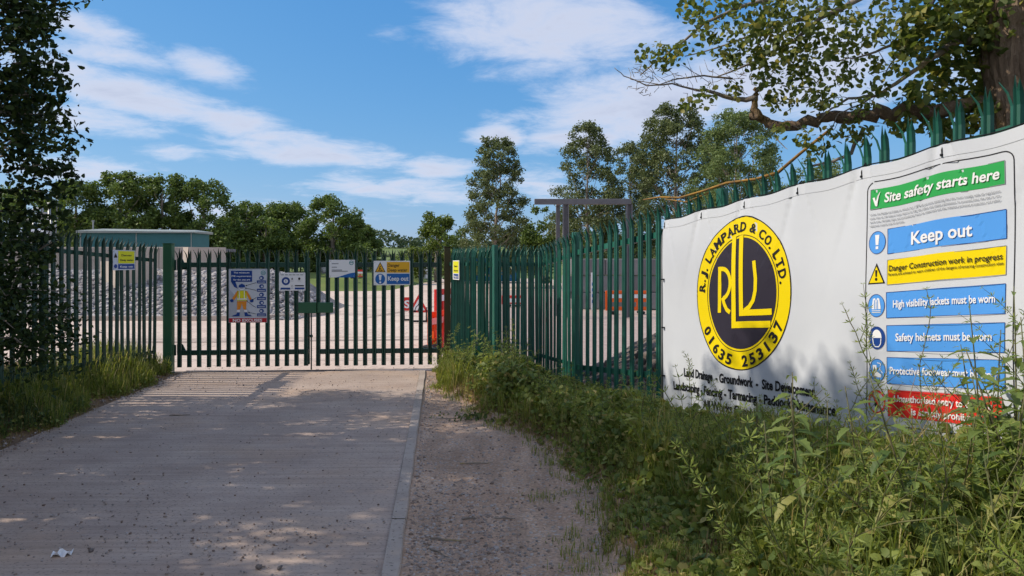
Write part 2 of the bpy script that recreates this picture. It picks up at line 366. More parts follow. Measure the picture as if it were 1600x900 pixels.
# kerb: four long cast lengths with a joint between them
kb = empty('kerb', (0, 0, 0)); tag(kb, kind='structure')
for y0, y1 in ((-7, -1), (-1, 4.7), (4.7, 9.66), (9.69, 11.22)):
    m = MB(); w = .046
    n = 40
    for i in range(n):
        a = y0 + (y1 - y0 - .012) * i / n; b = y0 + (y1 - y0 - .012) * (i + 1) / n
        ja, jb = hash2(0, a * 2.3) * .005, hash2(0, b * 2.3) * .005
        t = .016 if y1 < 9.68 else .008
        pts = [(kerb_x(a) - w, a, t), (kerb_x(a) + w + ja - .008, a, t), (kerb_x(a) + w + ja, a, t - .01), (kerb_x(a) + w + ja, a, -.2), (kerb_x(a) - w, a, -.2)]
        pts += [(kerb_x(b) - w, b, t), (kerb_x(b) + w + jb - .008, b, t), (kerb_x(b) + w + jb, b, t - .01), (kerb_x(b) + w + jb, b, -.2), (kerb_x(b) - w, b, -.2)]
        m.add(pts, [(0, 1, 6, 5), (1, 2, 7, 6), (2, 3, 8, 7), (4, 0, 5, 9)])
    m.build('kerb_stone', M['kerb'], kb)
tag(grid('dirt_path', lambda y: kerb_x(y) + .040, lambda y: veg_x(y) + .12, -7, 11.3, 26, 200, right_z, M['dirt']), kind='structure')
tag(grid('right_bank', lambda y: veg_x(y) + .115, lambda y: fence_x(y) + 4.5, -7, 11.3, 46, 150, right_z, M['soil']), kind='structure')
tag(grid('left_verge', lambda y: -13.0, lambda y: road_l(y) - .025, -7, 11.0, 50, 130, left_z, M['soil']), kind='structure')
# yard behind the gate
def yard_z(x, y): return -.02 + hash2(x * .2, y * .2) * .008
tag(grid('yard', lambda y: -34, lambda y: -.2 - 0.02 * y if y < 44 else 4, 11.2, 76, 30, 40, lambda x, y: yard_z(x, y), M['yard']), kind='structure')
tag(grid('gravel_yard', lambda y: (-.2 - 0.02 * y if y < 44 else 4) - .0, lambda y: 34, 11.2, 60, 24, 30, lambda x, y: -.03 + hash2(x * .5, y * .5) * .03, M['yardgravel']), kind='structure')
jn = MB()
for (x0, y0, x1, y1, w) in ((-9, 15.2, -1.0, 15.9, .10), (-9, 15.75, -1.0, 16.5, .05), (-8, 24.3, -2.5, 22.6, .06), (-4.4, 22.0, -1.2, 34, .07), (-9, 29, -5.2, 27.8, .09), (-7.6, 12.4, -1.2, 12.6, .03)):
    d = Vector((x1 - x0, y1 - y0, 0)).normalized(); n = Vector((-d.y, d.x, 0)) * w / 2
    a, b = Vector((x0, y0, .004)), Vector((x1, y1, .004)); jn.add([a - n, b - n, b + n, a + n], [(0, 1, 2, 3)])
tag(jn.build('yard_slab_joints', material('tar joint', (.13, .11, .10), .9, (.24, .2, .18), 5)), kind='structure')
gs = MB()
for a, b, w, z in ((GP_L + Vector((-.1, -.10)), GP_R + Vector((.1, -.10)), .05, -.004),):
    d = (b - a).normalized(); n = Vector((-d.y, d.x)) * w
    gs.add([(a.x, a.y, .012), (b.x, b.y, .012), (b.x - n.x, b.y - n.y, .010), (a.x - n.x, a.y - n.y, .010)], [(0, 1, 2, 3)])
tag(gs.build('gate_shadow_strip', M['stone_dk']), kind='structure')  # dark strip painted in for the gate's shadow line on the ground
def mound_z(x, y):
    e = sstep((y - 42) / 11) * sstep((x + 46) / 6) * sstep((-7.0 - x) / 3.0)
    return -.03 + .92 * e + hash2(x * .4, y * .4) * .05 * e
tag(grid('grass_mound', lambda y: -46, lambda y: -6.5, 41.5, 75, 60, 36, mound_z, M['turf']), kind='structure')

# ------------------------------------------------------------------ palisade: one W-section pale with a three-pronged splayed head
def pale_mesh(name, H, mat):
    prof = [(-.0325, .013), (-.025, -.006), (-.011, -.008), (0, .007), (.011, -.008), (.025, -.006), (.0325, .013)]
    zt = H - .16
    bm = bmesh.new()
    rows = [[bm.verts.new((x, y, z)) for x, y in prof] for z in (0, zt * .5, zt)]
    for a, b in zip(rows, rows[1:]):
        for i in range(6): bm.faces.new((a[i], a[i + 1], b[i + 1], b[i]))
    top = rows[-1]
    # centre prong rises straight; the side prongs peel outward and forward
    c1 = [bm.verts.new((x, y - .004, zt + .085)) for x, y in prof[2:5]]
    for i in range(2): bm.faces.new((top[2 + i], top[3 + i], c1[i + 1], c1[i]))
    ct = bm.verts.new((.003, -.012, H)); bm.faces.new((c1[0], c1[1], ct)); bm.faces.new((c1[1], c1[2], ct))
    for sgn, idx in ((-1, (0, 1, 2)), (1, (6, 5, 4))):
        o = .030 if sgn < 0 else .012
        l1 = [bm.verts.new((prof[k][0] + sgn * o * .45, prof[k][1] - .014, zt + .07)) for k in idx]
        tp = bm.verts.new((sgn * (.036 + o), -.042, zt + .135))
        for i in range(2):
            q = (top[idx[i]], top[idx[i + 1]], l1[i + 1], l1[i])
            bm.faces.new(q if sgn < 0 else q[::-1])
            t3 = (l1[i], l1[i + 1], tp); bm.faces.new(t3 if sgn < 0 else t3[::-1])
    bmesh.ops.recalc_face_normals(bm, faces=bm.faces)
    bmesh.ops.solidify(bm, geom=list(bm.faces), thickness=.003)
    me = bpy.data.meshes.new(name); bm.to_mesh(me); bm.free(); me.materials.append(mat); return me
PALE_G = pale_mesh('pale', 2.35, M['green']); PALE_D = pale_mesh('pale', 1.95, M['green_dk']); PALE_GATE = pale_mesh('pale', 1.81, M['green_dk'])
def rail_bar(parent, p, q, zp, zq, mat, back, h=.05, name='rail'):
    """angle-iron rail from plan point p to q behind the pales"""
    d = Vector((q.x - p.x, q.y - p.y, 0)).normalized(); n = Vector((-d.y, d.x, 0)) * back
    m = MB(); a = Vector((p.x, p.y, zp)) + n * .022; b = Vector((q.x, q.y, zq)) + n * .022; t = n * .007
    up = Vector((0, 0, h)); sh = n * .05
    m.add([a, b, b + up, a + up, a + t, b + t, b + up + t, a + up + t], [(0, 1, 2, 3), (7, 6, 5, 4), (0, 4, 5, 1), (3, 2, 6, 7), (1, 5, 6, 2), (0, 3, 7, 4)])
    lo = Vector((0, 0, .007))
    m.add([a + t, b + t, b + t + sh, a + t + sh, a + t + lo, b + t + lo, b + t + sh + lo, a + t + sh + lo], [(0, 1, 2, 3), (7, 6, 5, 4), (0, 4, 5, 1), (3, 2, 6, 7), (1, 5, 6, 2), (0, 3, 7, 4)])
    return m.build(name, mat, parent)
def post_box(parent, p, z0, z1, mat, w=.10, d=.055, ang=0.0, name='post'):
    m = MB(); m.box(-w / 2, -d / 2, z0, w / 2, d / 2, z1, bev=.004)
    return m.build(name, mat, parent, (p.x, p.y, 0), (0, 0, ang))
def run_pales(parent, p, q, n, tops, me, H, face, first=0.0, rnd=RND):
    """n pales between plan points p and q, front to the side given by face (+1 / -1); returns nothing"""
    d = q - p; L = d.length; d = d / L; ang = math.atan2(d.y, d.x) + (0 if face > 0 else math.pi)
    for i in range(n):
        t = (i + .5 + first) / n; c = p + (q - p) * t; zt = tops(t)
        o = link('pale', me, parent, (c.x, c.y, zt - H), (rnd.uniform(-.008, .008), rnd.uniform(-.010, .010), ang + rnd.uniform(-.09, .09)))

# ---- gate: two leaves
gd = (GP_R - GP_L).normalized(); gang = math.atan2(gd.y, gd.x)
def gate_t(u):
    """distance along the gate line of the photo column u"""
    k = (u - 800) / F                       # x = k y
    return (k * GP_L.y - GP_L.x) / (gd.x - k * gd.y)
def gate_z(u, v):
    p = GP_L + gd * gate_t(u); return EYE - (v - HV) / F * p.y
def leaf(name, t0, t1, n, label):
    r = empty(name, (GP_L.x, GP_L.y, 0), gang); tag(r, label, 'gate', 'leaves of the palisade gate')
    step = (t1 - t0) / (n - 1)
    for i in range(n):
        link('pale', PALE_GATE, r, (t0 + step * i, 0, .058 + RND.uniform(-.004, .004)), (RND.uniform(-.004, .004), RND.uniform(-.004, .004), RND.uniform(-.04, .04)))
    for z in (.235, 1.575):
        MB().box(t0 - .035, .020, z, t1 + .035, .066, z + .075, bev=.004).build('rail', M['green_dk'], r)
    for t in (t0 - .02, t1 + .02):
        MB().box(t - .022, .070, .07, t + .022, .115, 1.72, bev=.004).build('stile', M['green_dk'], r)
    return r
tL0, tL1, tR0, tR1 = gate_t(280), gate_t(478), gate_t(497), gate_t(686)
gl = leaf('palisade_gate', tL0, tL1, 14, 'left leaf of the dark green palisade gate, carrying the tall site safety poster')
gr = leaf('palisade_gate', tR0, tR1, 14, 'right leaf of the dark green palisade gate, carrying the danger deep water sign')
# hinges on the left leaf, lock box and drop bolt in the middle
for z in (.30, 1.60):
    m = MB(); m.prism([(tL0 - .06, z - .06), (tL0 + .10, z - .06), (tL0 + .02, z + .10), (tL0 - .06, z + .10)], .075, .095)
    m.tube([(tL0 - .09, .08, z - .07), (tL0 - .09, .08, z + .09)], .018, 8)
    m.build('hinge', M['green_dk'], gl)
zl = gate_z(492, 489), gate_z(492, 472)
m = MB(); m.box(gate_t(467), -.055, zl[0], gate_t(495), -.010, zl[1], bev=.006); m.build('lock_box', M['post'], gl)
m = MB(); m.box(gate_t(496.5), -.050, zl[0] + .005, gate_t(521), -.008, zl[1] - .004, bev=.006)
m.build('lock_box', M['post'], gr)
m = MB(); m.tube([(gate_t(487), -.03, .006), (gate_t(487), -.03, .95)], .011, 8); m.box(gate_t(487) - .02, -.045, .5, gate_t(487) + .02, -.012, .54)
m.build('drop_bolt', M['green_dk'], gl)
gpl = empty('gate_post', (GP_L.x, GP_L.y, 0), gang); tag(gpl, 'green painted gate post at the left end of the gate', 'gate post')
MB().box(-.065, -.065, -.2, .065, .065, 1.93, bev=.006).build('post', M['post'], gpl); MB().box(-.07, -.07, 1.931, .07, .07, 1.94).build('cap', M['post'], gpl)
gpr = empty('gate_post', (GP_R.x, GP_R.y, 0), gang); tag(gpr, 'rusty brown gate post between the gate and the green fence return', 'gate post')
MB().box(-.05, -.05, -.2, .05, .05, 1.885, bev=.006).build('post', M['postbrown'], gpr); MB().box(-.055, -.055, 1.886, .055, .055, 1.895).build('cap', M['postbrown'], gpr)

# ---- left fence, from the gate post towards the camera
lf = empty('palisade_fence', (0, 0, 0)); tag(lf, 'dark green palisade fence left of the gate, half buried in the hedge', 'fence')
LP = [Vector((-5.33, 11.05)), Vector((-5.22, 8.3)), Vector((-5.25, 5.4)), Vector((-5.3, 2.5)), Vector((-5.35, -.5))]
LT = [1.935, 2.05, 2.12, 2.15, 2.18]
for i in range(4):
    a, b = LP[i], LP[i + 1]; ta, tb = LT[i], LT[i + 1]
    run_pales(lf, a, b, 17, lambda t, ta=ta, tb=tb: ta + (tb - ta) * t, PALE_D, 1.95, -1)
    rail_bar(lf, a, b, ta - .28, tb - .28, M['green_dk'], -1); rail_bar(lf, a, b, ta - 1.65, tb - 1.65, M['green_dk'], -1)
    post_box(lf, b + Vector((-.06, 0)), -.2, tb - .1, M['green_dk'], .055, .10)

# ---- right fence: return beside the gate, angle, then the long run towards the camera
rf = empty('palisade_fence', (0, 0, 0)); tag(rf, 'green palisade fence right of the gate, running towards the white banner', 'fence')
run_pales(rf, GP_R + Vector((.06, -.09)), Q_PT, 24, lambda t: 1.885 - .01 * t, PALE_G, 2.35, -1)
rail_bar(rf, GP_R, Q_PT, 1.60, 1.60, M['green'], 1); rail_bar(rf, GP_R, Q_PT, .30, .30, M['green'], 1)
run_pales(rf, Q_PT, R_PT, 11, lambda t: 1.875 + .01 * t, PALE_G, 2.35, 1)
rail_bar(rf, Q_PT, R_PT, 1.60, 1.60, M['green'], 1); rail_bar(rf, Q_PT, R_PT, .30, .30, M['green'], 1)
run_pales(rf, R_PT, CORNER, 11, lambda t: 1.88 + .13 * t, PALE_G, 2.35, 1)
rail_bar(rf, R_PT, CORNER, 1.60, 1.72, M['green'], 1); rail_bar(rf, R_PT, CORNER, .32, .40, M['green'], 1)
post_box(rf, Q_PT + Vector((.02, -.02)), -.1, 1.87, M['green'], .05, .10, .3); post_box(rf, R_PT + Vector((.0, .07)), -.1, 1.80, M['green'], .05, .10, .3)
PITCH = .1618
def fpt(s): return CORNER + FD * s
TOP = [(-17, 2.03), (0, 2.30), (8, 2.47), (15, 2.65), (22, 2.83), (40, 3.2)]
def ftop(n): return lerp_tab(n, TOP)
fang = math.atan2(FD.y, FD.x)
for n in range(-17, 20):
    s = (n + 17.5) * PITCH; p = fpt(s)
    link('pale', PALE_G, rf, (p.x, p.y, ftop(n) - 2.35), (RND.uniform(-.005, .005), RND.uniform(-.008, .008), fang + RND.uniform(-.10, .10)))
for n0, n1 in ((-17, 0), (0, 17), (17, 20)):
    a, b = fpt((n0 + 17) * PITCH), fpt((n1 + 17) * PITCH)
    rail_bar(rf, a, b, ftop(n0) - .30, ftop(n1) - .33, M['green'], 1, .06); rail_bar(rf, a, b, ftop(n0) - 1.66, ftop(n1) - 1.7, M['green'], 1, .06)
    post_box(rf, a - FN * .055, -.2, ftop(n0) - .02, M['green'], .10, .055, fang)
# ------------------------------------------------------------------ flat print: 2-D shapes laid on boards and on the banner
def S_rect(x0, y0, x1, y1, step=None):
    nx = max(1, int(abs(x1 - x0) / step)) if step else 1; ny = max(1, int(abs(y1 - y0) / step)) if step else 1
    v = [(x0 + (x1 - x0) * i / nx, y0 + (y1 - y0) * j / ny) for j in range(ny + 1) for i in range(nx + 1)]
    f = [(j * (nx + 1) + i, j * (nx + 1) + i + 1, (j + 1) * (nx + 1) + i + 1, (j + 1) * (nx + 1) + i) for j in range(ny) for i in range(nx)]
    return v, f
def S_poly(pts): return list(pts), [tuple(range(len(pts)))]
def S_ell(cx, cy, rx, ry, n=40, rings=1):
    v = [(cx, cy)]; f = []
    for r in range(1, rings + 1):
        v += [(cx + rx * r / rings * math.cos(2 * math.pi * k / n), cy + ry * r / rings * math.sin(2 * math.pi * k / n)) for k in range(n)]
    f = [(0, 1 + k, 1 + (k + 1) % n) for k in range(n)]
    for r in range(rings - 1):
        b = 1 + r * n; f += [(b + k, b + n + k, b + n + (k + 1) % n, b + (k + 1) % n) for k in range(n)]
    return v, f
def S_ring(cx, cy, rx, ry, w, n=64, a0=0, a1=2 * math.pi):
    v = []; f = []
    for k in range(n + 1):
        a = a0 + (a1 - a0) * k / n; v += [(cx + rx * math.cos(a), cy + ry * math.sin(a)), (cx + (rx - w) * math.cos(a), cy + (ry - w) * math.sin(a))]
    f = [(2 * k, 2 * k + 2, 2 * k + 3, 2 * k + 1) for k in range(n)]
    return v, f
def S_stroke(pts, w, closed=False):
    P = [Vector(p) for p in pts]; D = []
    for i in range(len(P) if closed else len(P) - 1):
        q = P[(i + 1) % len(P)]; k = max(1, int((q - P[i]).length / .045)) if w > .0045 else 1
        D += [P[i].lerp(q, j / k) for j in range(k)]
    P = D if closed else D + [P[-1]]
    v = []; n = len(P)
    for i, p in enumerate(P):
        a = P[(i - 1) % n] if (closed or i > 0) else p; b = P[(i + 1) % n] if (closed or i < n - 1) else p
        d1 = (p - a); d2 = (b - p)
        d = (d1.normalized() if d1.length > 1e-9 else Vector((0, 0))) + (d2.normalized() if d2.length > 1e-9 else Vector((0, 0)))
        d.normalize(); nn = Vector((-d.y, d.x))
        k = 1.0
        if d1.length > 1e-9 and d2.length > 1e-9: k = 1 / max(.5, abs(nn.dot(Vector((-d1.y, d1.x)).normalized())))
        v += [tuple(p + nn * w / 2 * k), tuple(p - nn * w / 2 * k)]
    m = n if closed else n - 1
    return v, [(2 * i, (2 * i + 2) % (2 * n), (2 * i + 3) % (2 * n), 2 * i + 1) for i in range(m)]
def S_rrect(x0, y0, x1, y1, r, w):
    pts = []
    for cx, cy, a in ((x1 - r, y1 - r, 0), (x0 + r, y1 - r, 90), (x0 + r, y0 + r, 180), (x1 - r, y0 + r, 270)):
        for k in range(6): t = math.radians(a + 18 * k); pts.append((cx + r * math.cos(t), cy + r * math.sin(t)))
    full = []
    for i, p in enumerate(pts):
        q = pts[(i + 1) % len(pts)]; L = math.hypot(q[0] - p[0], q[1] - p[1]); k = max(1, int(L / .06))
        full += [(p[0] + (q[0] - p[0]) * j / k, p[1] + (q[1] - p[1]) * j / k) for j in range(k)]
    return S_stroke(full, w, True)
_tx = {}
def raw_text(s, bold):
    """outline of a line of text at size 1, as a flat mesh"""
    key = (s, bold)
    if key not in _tx:
        c = bpy.data.curves.new('t', 'FONT'); c.body = s; c.size = 1; c.offset = bold; c.fill_mode = 'FRONT' if hasattr(c, 'fill_mode') else c.fill_mode
        c.dimensions = '2D'; c.resolution_u = 3
        o = bpy.data.objects.new('t', c); COL.objects.link(o); bpy.context.view_layer.update()
        me = o.to_mesh(); v = [(p.co.x, p.co.y) for p in me.vertices]; f = [tuple(p.vertices) for p in me.polygons]
        o.to_mesh_clear(); bpy.data.objects.remove(o); bpy.data.curves.remove(c)
        _tx[key] = (v, f)
    return _tx[key]
CAP = 0.73
def S_text(s, x0, x1, y, h, bold=.02, shear=0.0, y1=None):
    """text from x0 to x1, baseline y (to y1 at the right end), capital height h"""
    v, f = raw_text(s, bold)
    lo = min(p[0] for p in v); hi = max(p[0] for p in v); k = (x1 - x0) / (hi - lo); q = h / CAP
    sl = 0 if y1 is None else (y1 - y) / (x1 - x0)
    return [(x0 + (px - lo) * k + shear * py * q, y + py * q + sl * (px - lo) * k) for px, py in v], f
def S_glyph(ch, cx, cy, h, w, ang, bold=.02):
    """one character of height h and width w standing on (cx, cy), turned by ang"""
    v, f = raw_text(ch, bold); lo = min(p[0] for p in v); hi = max(p[0] for p in v)
    k = w / max(.05, hi - lo) if w else h / CAP; q = h / CAP; c, s = math.cos(ang), math.sin(ang)
    return [(cx + (px - (lo + hi) / 2) * k * c - py * q * s, cy + (px - (lo + hi) / 2) * k * s + py * q * c) for px, py in v], f
class Print:
    """printed shapes on one face; to3(x, y, lift) carries the flat drawing onto it"""
    def __init__(s, parent, to3): s.parent, s.to3, s.items = parent, to3, {}
    def add(s, name, mat, lift, *shapes):
        for v, f in shapes:
            k = (name, mat.name, len(s.items)); it = s.items.setdefault(k, [[], [], mat]); b = len(it[0]); it[0] += [s.to3(x, y, lift * .0018) for x, y in v]; it[1] += [tuple(i + b for i in q) for q in f]
        return s
    def done(s):
        for (name, _, _), (v, f, mat) in s.items.items():
            me = bpy.data.meshes.new(name); me.from_pydata(v, [], f); me.materials.append(mat); link(name, me, s.parent)

# ------------------------------------------------------------------ the big white banner on the fence
TAN = math.tan(math.radians(5.8)); S0, Z0 = 2.0393, 2.0399
TIES = [.03, .585, 1.123, 1.698, 2.266, 2.856, 3.45, 4.0]
BW, BH = 4.35, 1.93
def ban_w(a, b):
    w = .010 * math.sin(a * 2.3 + .6) * (1 - b * .2) + .006 * math.sin(a * 5.1 + b * 2.2) + .004 * math.sin(b * 6 - a * 1.5)
    for t in TIES:
        d = (a - t); g = math.exp(-b / .22)
        w += -.014 * math.exp(-(d / .05) ** 2) * g + .012 * math.cos(min(3.14, abs(d) / (.05 + .35 * b) * 3.14)) * math.exp(-b / .30) * (1 if abs(d) < .05 + .35 * b else 0)
    w += .007 * math.sin(a * 11 + b * 4.0) * math.exp(-((b - 1.45) / .35) ** 2)
    return w
def ban_top(a):
    d = min(abs(a - t) for t in TIES); return .022 * (1 - math.exp(-(d / .18) ** 2))
def ban_z(a, b): return Z0 + a * TAN - b - ban_top(a) * math.exp(-b / .5)
def ban3(a, yy, lift):
    b = -yy; p = fpt(S0 + a) + FN * (.060 + ban_w(a, b) + lift); return (p.x, p.y, ban_z(a, b))
bn = empty('safety_banner', (0, 0, 0)); tag(bn, 'large white banner with a round yellow emblem and safety notices, tied to the fence', 'banner')
vv = []; ff = []; NA, NB = 220, 96
for j in range(NB + 1):
    for i in range(NA + 1): vv.append(ban3(BW * i / NA, -BH * j / NB, 0))
for j in range(NB):
    for i in range(NA): k = j * (NA + 1) + i; ff.append((k, k + 1, k + NA + 2, k + NA + 1))
link('sheet', np_mesh('sheet', vv, ff, M['vinyl'], True), bn)
hv = []; hf = []                                             # turned hem along the top
for i in range(NA + 1):
    for b in (.004, .075): hv.append(ban3(BW * i / NA, -b, .0022))
for i in range(NA): hf.append((2 * i, 2 * i + 2, 2 * i + 3, 2 * i + 1))
link('hem', np_mesh('hem', hv, hf, M['vinyl'], True), bn)
for t in TIES:                                               # black cable ties over the top edge
    m = MB(); p0 = Vector(ban3(t, -.03, .004)); n3 = Vector((FN.x, FN.y, 0))
    m.tube([p0 + Vector((.002, 0, -.03)), p0, p0 + Vector((0, 0, .035)) - n3 * .012, p0 + Vector((0, 0, .06)) - n3 * .04], .0045, 6)
    m.box(-.008, -.006, -.038, .008, .006, -.024, Matrix.Translation(p0))
    m.build('cable_tie', M['black'], bn)
for b in (.55, 1.0, 1.45):
    p0 = Vector(ban3(.02, -b, .006)); MB().box(-.02, -.012, -.006, .02, .012, .006, Matrix.Translation(p0)).build('cable_tie', M['black'], bn)
ln = MB(); ln.tube([Vector(ban3(BW * i / 60, 0, 0)) + Vector((-FN.x * .02, -FN.y * .02, .012)) for i in range(61)], .0045, 5, False)
tag(ln.build('straining_wire', M['black']), 'thin black straining wire along the top edge of the white banner', 'wire')

pr = Print(bn, ban3)
def frame_lines():
    st = .045
    pr.add('emblem_disc', P_BLK, 1, S_ring(1.078, -.747, .562, .618, .012, 90))
    pr.add('emblem_disc', P_YEL, 1, S_ell(1.078, -.747, .553, .609, 90, 8))
    pr.add('emblem_line', P_BLK, 2, S_ring(1.088, -.748, .425, .467, .006, 90))
    pr.add('emblem_field', P_INK, 2, S_ell(1.088, -.748, .402, .445, 72, 6))
    # lettering round the ring
    top = 'R.J. LAMPARD & CO. LTD.'
    ws = {'.': .45, ' ': .45, 'I': .5, 'J': .75, 'M': 1.25, '&': 1.05, 'L': .85, 'W': 1.3}
    tot = sum(ws.get(c, 1.0) for c in top); x = 0; a0, a1 = math.radians(176), math.radians(4)
    for c in top:
        w = ws.get(c, 1.0); t = a0 + (a1 - a0) * (x + w / 2) / tot; x += w
        if c == ' ': continue
        cx, cy = 1.078 + .452 * math.cos(t), -.747 + .497 * math.sin(t)
        n = math.atan2(math.sin(t) / .497, math.cos(t) / .452)
        pr.add('lettering', P_BLK, 3, S_glyph(c, cx, cy, .074, .068 * w if c not in '.' else .022, n - math.pi / 2, .028))
        if c in 'RJLAMPDT': # slab feet of the heavy serif face
            for e in ((-.026, .026) if c in 'RAMPD' else (0,)):
                if c in 'PDTL' and e > 0: continue
                q = n - math.pi / 2; bx, by = cx + e * math.cos(q), cy + e * math.sin(q)
                hw = .015
                pr.add('lettering', P_BLK, 4, S_stroke([(bx - hw * math.cos(q), by - hw * math.sin(q)), (bx + hw * math.cos(q), by + hw * math.sin(q))], .012))
    bot = '01635 253137'; a0, a1 = math.radians(207), math.radians(336)
    for i, c in enumerate(bot):
        t = a0 + (a1 - a0) * (i + .5) / len(bot)
        if c == ' ': continue
        cx, cy = 1.078 + .530 * math.cos(t), -.747 + .585 * math.sin(t)
        n = math.atan2(math.sin(t) / .585, math.cos(t) / .53)
        pr.add('lettering', P_BLK, 3, S_glyph(c, cx, cy, .088, .066 if c != '1' else .026, n + math.pi / 2, .03))
    # monogram in the middle: R, a double L, J
    W_ = .050
    def arc(cx, cy, rx, ry, d0, d1, n=12): return [(cx + rx * math.cos(math.radians(d0 + (d1 - d0) * k / n)), cy + ry * math.sin(math.radians(d0 + (d1 - d0) * k / n))) for k in range(n + 1)]
    for st_, w_ in (([(.838, -.505), (.828, -.890)], .042), ([(.840, -.525)] + arc(.862, -.650, .110, .125, 85, -70) + [(.880, -.772)], .036), ([(.868, -.765), (.895, -.825), (.925, -.868), (.968, -.893)], .036),
                    ([(1.014, -.285), (1.014, -.998), (1.425, -1.000)], .052), ([(1.105, -.285), (1.105, -.905), (1.440, -.905)], .048), ([(1.255, -.500), (1.275, -.640), (1.270, -.735), (1.245, -.810), (1.200, -.860), (1.140, -.890)], .036)):
        pr.add('monogram', P_YEL, 4, S_stroke(st_, w_))
    # trade lines under the emblem
    def line(s, x0, x1, y, y1, h, bold=.03): pr.add('lettering', P_BLK, 2, S_text(s, x0, x1, y, h, bold, 0, y1))
    line('Land Drainage  - Groundwork  -  Site Development,', .333, 1.885, -1.440, -1.525, .075, .036)
    line('Landscaping - Fencing - Tarmacing - Paddock Maintenance', .175, 2.06, -1.565, -1.640, .075, .036)
    line('All Works Considered', .62, 1.42, -1.700, -1.735, .075, .036)
    line('Thom', .186, .46, -1.83, -1.845, .08, .036); line('69', 1.545, 1.66, -1.870, -1.875, .085, .036)
    # site safety board printed on the right half
    pr.add('board_outline', P_BLK, 1, S_rrect(2.312, -1.66, 3.262, -.110, .06, .006))
    def band(mat, x0, x1, y0, y1): pr.add('printed_band', mat, 1, S_rect(x0, -y1, x1, -y0, .02)); pr.add('band_edge', P_NAV if mat is P_BLU else P_TXT, 2, S_stroke([(x0, -y0), (x1, -y0), (x1, -y1), (x0, -y1)], .003, True))
    band(P_GRN, 2.337, 3.214, .160, .288); band(P_BLU, 2.477, 3.218, .426, .583); band(P_YEL, 2.477, 3.218, .622, .778)
    band(P_BLU, 2.472, 3.218, .826, .986); band(P_BLU, 2.472, 3.218, 1.034, 1.194); band(P_BLU, 2.472, 3.218, 1.234, 1.398); band(P_RED, 2.477, 3.200, 1.434, 1.602)
    def wtx(s, x0, x1, y, h, mat=P_WHT, bold=.022, sh=0.0): pr.add('lettering', mat, 4, S_text(s, x0, x1, -y, h, bold, sh))
    wtx('Site safety starts here', 2.452, 3.185, .252, .062, sh=.15)
    wtx('Keep out', 2.648, 3.03, .545, .078); wtx('Danger Construction work in progress', 2.492, 3.200, .692, .036, P_BLK, .012)
    wtx('Parents are advised to warn children of the dangers of entering construction sites', 2.488, 3.206, .722, .017, P_BLK, .012)
    wtx('High visibility jackets must be worn', 2.524, 3.165, .922, .046); wtx('Safety helmets must be worn', 2.540, 3.150, 1.130, .048)
    wtx('Protective footwear must be worn', 2.496, 3.190, 1.336, .046); wtx('Unauthorised entry to this site', 2.524, 3.150, 1.506, .042); wtx('is strictly prohibited', 2.637, 3.090, 1.580, .042)
    small = ['Under the Health and Safety at Work Act 1974 all persons entering this site must comply with all regulations', 'under this act. All visitors must report to the site office and obtain permission to proceed onto the site or any',
             'work area. All safety signs and procedures must be observed and the relevant personal protection and safety', 'equipment must be used at all times.']
    for i, s in enumerate(small): wtx(s, 2.338, 3.19 if i < 3 else 2.60, .326 + i * .0245, .0125, P_TXT, .01)
    pr.add('tick', P_WHT, 4, S_poly([(2.356, -.215), (2.372, -.212), (2.382, -.240), (2.398, -.205), (2.424, -.176), (2.408, -.212), (2.392, -.272), (2.378, -.268)]))
    # round pictograms
    for y in (.504, .906, 1.112, 1.318): pr.add('pictogram', P_BLU if y < 1 or y > 1.2 else P_NAV, 1, S_ell(2.396, -y, .062, .071, 36, 3)); pr.add('pictogram_rim', P_NAV, 2, S_ring(2.396, -y, .064, .073, .003, 40))
    pr.add('pictogram', P_WHT, 2, S_poly([(2.380, -.455), (2.412, -.455), (2.406, -.520), (2.386, -.520)]), S_rect(2.386, -.546, 2.406, -.528))
    pr.add('pictogram', P_BLK, 1, S_poly([(2.396, -.635), (2.462, -.768), (2.330, -.768)])); pr.add('pictogram', P_YEL, 2, S_poly([(2.396, -.657), (2.449, -.760), (2.343, -.760)]))
    pr.add('pictogram', P_BLK, 3, S_poly([(2.388, -.680), (2.404, -.680), (2.401, -.722), (2.391, -.722)]), S_ell(2.396, -.738, .009, .010, 14))
    # waistcoat, helmet, boot
    pr.add('pictogram', P_WHT, 2, S_poly([(2.372, -.862), (2.388, -.858), (2.396, -.880), (2.404, -.858), (2.420, -.862), (2.430, -.915), (2.430, -.952), (2.362, -.952), (2.362, -.915)]))
    pr.add('pictogram', P_BLU, 3, S_rect(2.362, -.935, 2.430, -.929), S_rect(2.362, -.946, 2.430, -.941), S_rect(2.382, -.928, 2.386, -.870), S_rect(2.406, -.928, 2.410, -.870), S_rect(2.395, -.928, 2.398, -.880))
    pr.add('pictogram', P_WHT, 2, S_poly([(2.358, -1.112)] + [(2.396 + .036 * math.cos(math.radians(180 - 15 * k)), -1.105 + .046 * math.sin(math.radians(15 * k))) for k in range(13)] + [(2.434, -1.112)]))
    pr.add('pictogram', P_WHT, 2, S_stroke([(2.364, -1.115), (2.368, -1.150), (2.382, -1.168), (2.410, -1.168), (2.424, -1.150), (2.428, -1.115)], .006))
    pr.add('pictogram', P_WHT, 2, S_poly([(2.362, -1.285), (2.390, -1.285), (2.394, -1.325), (2.428, -1.345), (2.428, -1.362), (2.362, -1.362)])); pr.add('pictogram', P_WHT, 2, S_stroke([(2.396, -1.270), (2.424, -1.275), (2.416, -1.312), (2.440, -1.335)], .005))
